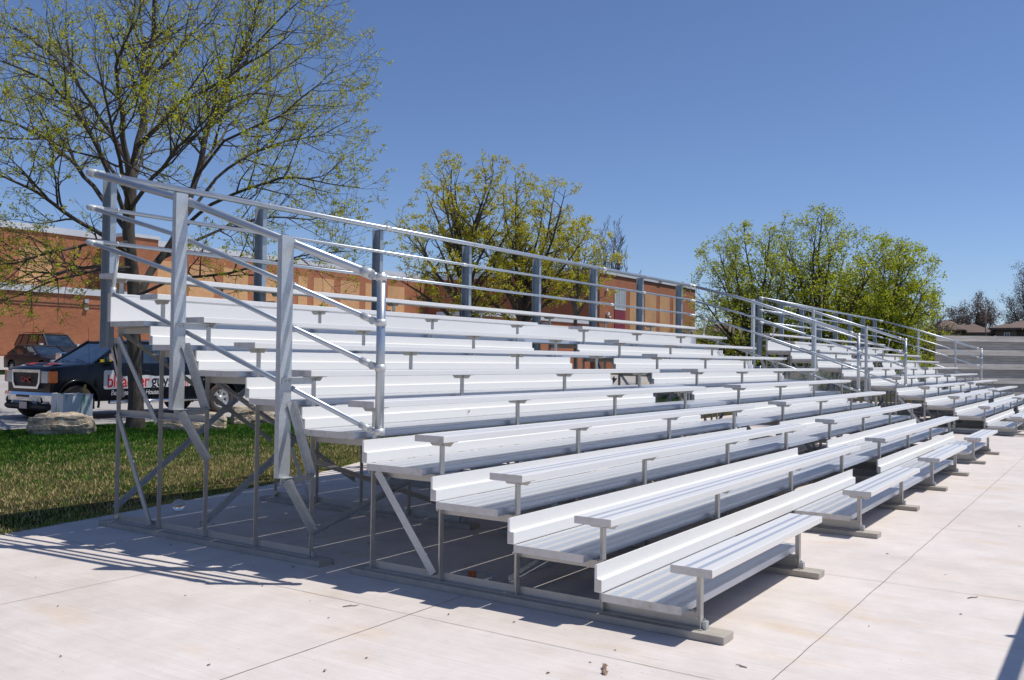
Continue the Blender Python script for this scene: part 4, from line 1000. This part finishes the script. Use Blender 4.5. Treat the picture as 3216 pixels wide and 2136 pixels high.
tr = Tree(11)
P1 = dict(levels=3, seg=[8, 6, 5, 3], wob=[.1, .13, .16, .2], up=[.02, .05, .07, .06], dens=[3.2, 5.0, 6.5], len=[1.95, .82, .34], rad=[.028, .011, .005], rmin=.0028, sides=[8, 6, 4, 3], ang=(28, 62))
for k, pts in T1.items():
    P_ = [Vector(p[:3]) for p in pts]; rs = [p[3]*(.86 if k == 'trunk' else .74) for p in pts]
    # refine with a little natural wander
    Q = []; q = []
    for i in range(len(P_)-1):
        for j in range(3):
            t = j/3; w = P_[i].lerp(P_[i+1], t)
            if k != 'trunk' or i > 0: w = w+Vector([noise.noise(w*1.3+Vector((c*9., 0, 0)))*.07 for c in range(3)])*min(1., i+t)
            Q.append(w); q.append(rs[i]*(1-t)+rs[i+1]*t)
    Q.append(P_[-1]); q.append(rs[-1])
    if k == 'trunk': q[0] *= 1.35; q[1] *= 1.08
    tr.tube(Q, q, 12 if q[0] > .1 else 8)
    if k != 'trunk':
        L = sum((Q[i+1]-Q[i]).length for i in range(len(Q)-1)); tr.children(Q, q, L, 0, P1, .28 if k != 's' else .5)
print('T1', len(tr.v), len(tr.tips))
tr.make('maple_tree', M['bark'], M['leaf1'], .029, 6, 'big bare-branched maple with young yellow-green leaves, trunk behind the left rail posts', 'tree', None, .030, .36, (6.92, 15.49, 0))

def auto_tree(seed, base, H, cr, r0, fork, nlimb, label, bark, leafm, leaf, per, prob, spread, name='maple_tree', P=None, lean=(0, 0), group=None, shape=(20, 75), env=None):
    t = Tree(seed)
    if env: t.env = (Vector(base)+Vector((lean[0], lean[1], env[0]*H)), cr, H*(1-env[0]), H*env[1])
    g = t.rng; b = Vector(base); top = b+Vector((lean[0], lean[1], H*fork))
    pts = [b.lerp(top, i/6)+Vector((g.gauss(0, .05), g.gauss(0, .05), 0))*(i > 0) for i in range(7)]
    t.tube(pts, [r0*(1.3 if i == 0 else 1-.05*i) for i in range(7)], 10)
    P = P or dict(levels=3, seg=[8, 6, 5, 3], wob=[.1, .13, .16, .2], up=[.04, .05, .05, .03], dens=[1.9, 3.0, 4.6], len=[cr*.46, cr*.23, cr*.10], rad=[.05, .018, .008], rmin=.006, sides=[7, 5, 3, 3], ang=(28, 62))
    for i in range(nlimb):
        az = 2*math.pi*(i*.382+g.random()*.12); el = R(shape[0]+(shape[1]-shape[0])*((i+.5)/nlimb)**.9+g.uniform(-5, 5))
        st = pts[3+int(3*(i/nlimb))]+Vector((0, 0, g.uniform(0, .5)))
        # ellipsoid envelope
        L = 1/math.sqrt((math.cos(el)/cr)**2+(math.sin(el)/(H-(st.z-b.z)))**2)*g.uniform(.86, 1.02)
        d = Vector((math.cos(az)*math.cos(el), math.sin(az)*math.cos(el), math.sin(el)))
        n = 9; K = 1.12 if env else 1.; q = [st]; rs = [r0*.55]
        cur = (d+Vector((0, 0, .18))).normalized()
        for k in range(n):
            cur = (cur+Vector((g.gauss(0, .1), g.gauss(0, .1), g.gauss(0, .07)))+(st+d*L-q[-1]).normalized()*.35).normalized()
            if t.out(q[-1]+cur*L*K/n): break
            q.append(q[-1]+cur*L*K/n); rs.append(max(.008, r0*.55*(1-(k+1)/n)))
        if len(q) < 2: continue
        t.tube(q, rs, 7); t.children(q, rs, L, 0, P, .18)
    print(label[:20], len(t.v), len(t.tips))
    return t.make(name, bark, leafm, leaf, per, label, 'tree', group, spread, prob, tuple(base))
mid = 'budding trees in front of the school wing'
PM = dict(levels=3, seg=[8, 6, 5, 3], wob=[.12, .15, .18, .2], up=[.0, .01, .02, .02], dens=[2.2, 3.4, 4.6], len=[1.5, .75, .32], rad=[.04, .012, .006], rmin=.0045, sides=[7, 5, 3, 3], ang=(30, 65))
auto_tree(21, (24.4, 19.9, .1), 9.7, 3.3, .17, .50, 24, 'budding tree with a dark straight trunk, left of the pair behind the back rail', M['bark'], M['leaf2'], .050, 7, .58, .06, P=PM, lean=(-.3, 0), group=mid, shape=(2, 86), env=(.64, .36))
auto_tree(22, (26.2, 18.6, .1), 9.4, 3.5, .17, .40, 26, 'budding tree with a forked leaning trunk, right of the pair behind the back rail', M['bark'], M['leaf2'], .050, 7, .58, .06, P=PM, lean=(.25, 0), group=mid, shape=(4, 86), env=(.62, .36))
auto_tree(23, (29.15, 17.6, .1), 7.5, 2.15, .11, .48, 22, 'lower rounded budding tree right of the forked one, against the dark wing wall', M['bark_grey'], M['leaf2'], .050, 7, .8, .07, P=PM, group=mid, shape=(0, 86), env=(.74, .28))
rt = 'leafy trees at the right between the school and the houses'
PR = dict(levels=3, seg=[8, 6, 5, 3], wob=[.1, .13, .16, .2], up=[.03, .04, .05, .03], dens=[1.9, 2.6, 3.4], len=[2.7, 1.2, .5], rad=[.06, .02, .01], rmin=.009, sides=[6, 4, 3, 3], ang=(28, 62))
auto_tree(31, (51.2, 17.6, .1), 10.2, 5.0, .24, .16, 22, 'spreading yellow-green tree, left one of the leafy group beyond the bleachers', M['bark'], M['leaf3'], .080, 4, .60, .13, P=PR, group=rt, shape=(-6, 88), env=(.42, .40))
auto_tree(32, (53.1, 14.0, .1), 11.6, 4.6, .26, .16, 22, 'tallest bright green tree in the middle of the leafy group', M['bark'], M['leaf3'], .080, 4, .60, .13, P=PR, group=rt, shape=(-4, 88), env=(.42, .40))
auto_tree(33, (55.8, 11.0, .1), 9.6, 4.5, .22, .14, 22, 'dense yellow-green tree, right one of the leafy group beside the plank wall', M['bark'], M['leaf3'], .085, 5, .70, .14, P=PR, group=rt, shape=(-6, 88), env=(.42, .40))
PB = dict(levels=3, seg=[8, 6, 5, 3], wob=[.08, .12, .14, .2], up=[.06, .06, .06, .05], dens=[3.0, 4.6, 5.5], len=[1.5, .8, .4], rad=[.05, .02, .012], rmin=.010, sides=[5, 3, 3, 3], ang=(20, 50))
bare = 'bare trees behind the houses'
auto_tree(41, (97, 10.1, 0), 8.9, 2.2, .2, .5, 15, 'bare rounded tree behind the roof of the left hip-roofed house', M['bark_grey'], M['bud'], .07, 3, .8, .2, P=dict(PB, rmin=.010), group=bare, shape=(0, 84), env=(.6, .4))
auto_tree(42, (99, 12.2, 0), 8.1, 1.9, .18, .5, 13, 'smaller bare tree with reddish buds, directly left of the rounded bare tree', M['bark_grey'], M['bud'], .07, 3, .8, .2, P=dict(PB, rmin=.010), group=bare, shape=(0, 84), env=(.6, .4))
auto_tree(43, (97, 5.6, 0), 11.2, 2.9, .26, .40, 16, 'tall bare tree cut off by the right edge of the photo', M['bark_grey'], M['bud'], .07, 2, .5, .2, P=dict(PB, rmin=.010, len=[2., .9, .45]), group=bare, shape=(5, 84))
auto_tree(44, (66, 9.75, 0), 6.8, 1.8, .14, .22, 14, 'bare brown bushy tree just right of the leafy group', M['bark_grey'], None, .05, 1, .2, .1, P=dict(PB, rmin=.010), group=bare, shape=(35, 86))
auto_tree(45, (97.8, 51.6, 1.3), 18.6, 2.4, .3, .3, 16, 'narrow bare poplar top rising behind the roof of the school wing', M['bark_grey'], None, .05, 1, .2, .1, P=dict(PB, up=[.12, .12, .1, .1], ang=(12, 32), rmin=.016, len=[2.6, 1.2, .6], dens=[1.6, 2.4, 3]), name='poplar_tree', group=None, shape=(72, 88))
auto_tree(46, (64, 8.75, 0), 4.3, 1.9, .1, .1, 15, 'low bare brown thicket between the leafy trees and the left house', M['bark_grey'], M['leaf2'], .06, 2, .2, .12, P=dict(PB, rmin=.010), name='bare_shrub', group=None, shape=(15, 85))
auto_tree(47, (60.5, 11.2, 0), 10.2, 2.7, .2, .3, 14, 'bare tree top showing behind the right shoulder of the leafy group', M['bark_grey'], None, .06, 2, .25, .12, P=dict(PB, rmin=.010), group=bare, shape=(25, 86))
# small conifer behind the house roof
def conifer(base, H, w, label):
    rng = np.random.default_rng(5); root = empty('spruce_tree', base, 0, label, 'tree')
    MB().tube([(0, 0, 0), (0, 0, H)], [.12, .02], 8).build('trunk', M['bark'], root)
    N = 7000; t = rng.random(N)**.7; z = H*(.12+.88*(1-t)) ; ang = rng.uniform(0, 6.283, N); rr = w*t*rng.uniform(.2, 1, N)*(.8+.2*np.sin(z*9))
    C = np.stack([rr*np.cos(ang), rr*np.sin(ang), z-rr*.25], 1); a = rng.normal(size=(N, 3))*.12; b = rng.normal(size=(N, 3))*.05
    np_mesh('crown', np.stack([C-a, C-b, C+a, C+b], 1).reshape(-1, 3), np.arange(N*4).reshape(N, 4), M['needle'], root)
conifer((96, 10.25, 0), 6.55, 1.0, 'small dark spruce rising behind the left house roof')
# low bushes behind the school gap, seen below the leafy trees
for i, (x, y, h, w) in enumerate(((47.5, 11.5, 1.7, 2.2), (49.5, 8.3, 1.9, 2.4))):
    auto_tree(60+i, (x, y, 0), h, w, .06, .1, 12, ('rounded bush behind the chain link fence, left one', 'rounded bush behind the chain link fence, right one')[i], M['bark_grey'], M['leaf3'], .06, 5, .8, .12,
              P=dict(PB, len=[.8, .4, .2], dens=[3, 4, 5], rmin=.006), name='bush', group='bushes behind the fence', shape=(10, 80))

# ------------------------------------------------------------------ small things on the slab
def leaf_mat(c): return simple('dry_leaf', c, .8, 0, .3, 60)
lm = [leaf_mat((.17, .11, .07)), leaf_mat((.26, .17, .11)), leaf_mat((.15, .11, .085))]
lmesh = []
for i in range(6):
    g = random.Random(50+i); m = MB(); n = 5; vs = []
    for j in range(n+1):
        t = j/n; x = (t-.5)*.045; w = .013*math.sin(math.pi*min(1, t+.06))+.0015; z = .006+.010*abs(math.sin(t*3+i))*g.uniform(.4, 1)
        vs += [(x, -w, z+g.uniform(0, .006)), (x, 0, .002+.3*z), (x, w, z+g.uniform(0, .008))]
    m.add(vs, [(3*j+a, 3*j+3+a, 3*j+4+a, 3*j+1+a) for j in range(n) for a in (0, 1)])
    m.tube([(-.022, 0, .004), (-.034, .004, .008)], .0008, 4)
    o = m.build('dry_leaf', lm[i % 3]); lmesh.append(o)
g = random.Random(99)
LF = [(-.82,2.02),(-.36,.39),(-.61,.40),(-.87,.49),(-1.48,1.38),(-1.22,1.35),(-.62,2.38),(-.25,1.10),(.1,2.55),(.75,2.2),(.4,1.3),(-1.75,1.9),(-2.1,2.6),(-1.0,3.1),(-.55,2.9),(.2,3.0),(.9,3.3),(1.2,4.2),(.4,3.9),(1.7,3.3),(2.3,2.4),(1.9,1.6),(.85,.95),(.3,.62),(-.5,-.62),(.9,-.6),(2.6,-.75),(1.5,-1.0),(3.1,-.25),(-1.6,3.5),(-2.3,3.6),(.1,5.1),(1.1,5.2),(2.5,4.6),(3.0,3.9),(.95,1.55),(.62,1.62),(1.1,1.35),(.75,1.45),(-.35,1.5),(-2.6,1.2),(-.1,4.5),(-1.3,4.3),(5.2,-1.0),(1.30,1.28),(1.24,1.40),(1.45,1.22),(-.2,3.4),(-.05,3.15),(-.7,3.3)]
for i, (x, y) in enumerate(LF):
    s = lmesh[i % 6]; o = s if i < 6 else s.copy()
    if i >= 6: COL.objects.link(o)
    o.location = (x, y, .001); o.rotation_euler.z = g.uniform(0, 6.3); k = g.uniform(.25, .5); o.scale = (k, k, k)
    tag(o, 'small curled brown dry leaf lying on the pale concrete', 'leaf', 'dry leaves scattered on the concrete')
m = MB(); m.tube([(0, 0, .006), (.03, .008, .010), (.055, -.004, .016), (.085, .014, .012), (.11, .02, .022)], [.004, .005, .004, .003, .002], 6)
m.add([(-.005, -.01, .003), (.03, -.02, .01), (.05, .0, .014), (.02, .018, .009)], [(0, 1, 2, 3)]); m.add([(.05, .002, .014), (.09, -.008, .02), (.12, .012, .02), (.08, .022, .012)], [(0, 1, 2, 3)])
o = m.build('curled_leaf', lm[1]); o.location = (-.73, .26, 0); o.rotation_euler.z = R(20); tag(o, 'largest curled brown leaf with a twig, on the slab in the foreground', 'leaf')
for i, (x, y, rz, L, lab) in enumerate(((-.60, 2.12, -35, .10, 'thin grey twig on the slab left of the front sill board'), (-.22, -.27, 75, .06, 'short grey twig near the joint line at lower right'), (1.95, -.98, -35, .10, 'bent dark twig beyond the lower right joint'))):
    m = MB(); m.tube([(0, 0, .004), (L*.4, .006, .005), (L*.7, -.002, .004), (L, .008, .006)], [.0025, .003, .0025, .0012], 6); m.tube([(L*.4, .006, .005), (L*.55, .02, .007)], .0012, 5)
    o = m.build('twig', M['bark_grey']); o.location = (x, y, 0); o.rotation_euler.z = R(rz); tag(o, lab, 'twig')
# plastic bottle under the front planks
def clear(name, c, rough=.03):
    m = NT(name); f = m.noise(m.coord(), 8, 2, .5); m.col(m.ramp(f, [(.4, c), (.6, tuple(min(1, x*1.03) for x in c))])); m.set(Roughness=rough, IOR=1.2)
    m.b.inputs['Transmission Weight'].default_value = 1.; return m.mat
bt = empty('plastic_bottle', (.42, 1.86, .034), R(-57), 'clear plastic bottle with an orange label and pale cap, lying under the lowest foot planks', 'bottle')
m = MB(); m.lathe((0, 0, 0), [(.005, -.11), (.030, -.108), (.033, -.10), (.033, -.06), (.031, -.055), (.031, .0), (.033, .005), (.033, .04), (.026, .075), (.013, .095), (.012, .115)], 'x', 24); m.build('bottle_body', clear('clear_plastic', (.92, .95, .95)), bt)
m = MB(); m.lathe((0, 0, 0), [(.0325, -.055), (.0338, -.052), (.0338, -.004), (.0325, -.001)], 'x', 24)
m.build('label', simple('orange_label', (.62, .16, .03), .4, 0, .3, 60), bt)
m = MB(); m.lathe((0, 0, 0), [(.0, .108), (.015, .108), (.0155, .124), (.0, .125)], 'x', 20); m.build('cap', simple('pale_cap', (.45, .5, .62), .4), bt)
# clear ball / bubble near the grass edge
m = MB(); prof = [(.058*math.sin(math.pi*i/24), -.058*math.cos(math.pi*i/24)) for i in range(25)]
m.lathe((0, 0, .060), prof, 'z', 40); o = m.build('clear_ball', clear('bubble_clear', (.97, .97, .97))); o.location = (.94, 5.83, 0)
m2 = MB(); prof = [(.0575*math.sin(math.pi*i/24)*.985, -.0575*math.cos(math.pi*i/24)*.985) for i in range(25)]; m2.lathe((0, 0, .060), prof, 'z', 40); i2 = m2.build('inner_shell', o.data.materials[0], o)
tag(o, 'small clear see-through ball resting on the slab by the lawn edge', 'ball')
# insect on the riser
m = MB(); m.tube([(0, 0, 0), (.002, -.006, .012), (0, -.004, .028)], [.003, .005, .0015], 8); m.tube([(0, -.003, .01), (.012, -.008, .02)], .001, 4); m.tube([(0, -.003, .01), (-.012, -.008, .004)], .001, 4)
o = m.build('insect', lm[0]); o.location = (1.98, 3.71, .0); o.location = (1.98, 4*PITCH+.662, 4*RISE+.22); tag(o, 'tiny brown insect clinging to a white riser left of the aisle', 'insect')

# ------------------------------------------------------------------ light, sky, camera
sd = Vector((.305, -.437, 1)).normalized()
sl = bpy.data.lights.new('sun', 'SUN'); sl.energy = SUN_E; sl.angle = R(.53); sl.color = (1., .955, .885)
so = bpy.data.objects.new('sun', sl); COL.objects.link(so); so.rotation_euler = sd.to_track_quat('Z', 'Y').to_euler(); so.location = sd*50
w = bpy.data.worlds.new('World'); S.world = w; w.use_nodes = True; nt = w.node_tree
sky = nt.nodes.new('ShaderNodeTexSky'); sky.sky_type = 'NISHITA'; sky.sun_disc = False
sky.sun_elevation = math.asin(sd.z); sky.sun_rotation = math.atan2(sd.x, sd.y)
sky.altitude = 250; sky.air_density = SKY_AIR; sky.dust_density = SKY_DUST; sky.ozone_density = SKY_OZ
mxs = nt.nodes.new('ShaderNodeMix'); mxs.data_type = 'RGBA'; mxs.blend_type = 'MULTIPLY'; mxs.inputs[0].default_value = 1; mxs.inputs[7].default_value = SKY_TINT
nt.links.new(sky.outputs[0], mxs.inputs[6]); bg = nt.nodes['Background']; nt.links.new(mxs.outputs[2], bg.inputs[0]); bg.inputs[1].default_value = SKY_E
cam = bpy.data.cameras.new('camera'); cam.sensor_width = 36; cam.lens = 2868.69/3216*36; cam.clip_end = 5000; cam.clip_start = .05
co = bpy.data.objects.new('camera', cam); COL.objects.link(co); S.camera = co
yaw, pit, rol = .9794, .0215, .0125
fw = Vector((math.sin(yaw)*math.cos(pit), math.cos(yaw)*math.cos(pit), math.sin(pit))); r0 = Vector((math.cos(yaw), -math.sin(yaw), 0)); u0 = r0.cross(fw)
rt_ = r0*math.cos(rol)+u0*math.sin(rol); up_ = u0*math.cos(rol)-r0*math.sin(rol)
co.matrix_world = Matrix(((rt_.x, up_.x, -fw.x, -4.679), (rt_.y, up_.y, -fw.y, -1.8343), (rt_.z, up_.z, -fw.z, 1.5188), (0, 0, 0, 1)))
S.view_settings.view_transform = 'Standard'; S.view_settings.look = 'None'; S.view_settings.gamma = 1; S.view_settings.exposure = EXPO
S.cycles.max_bounces = 8; S.cycles.transparent_max_bounces = 16
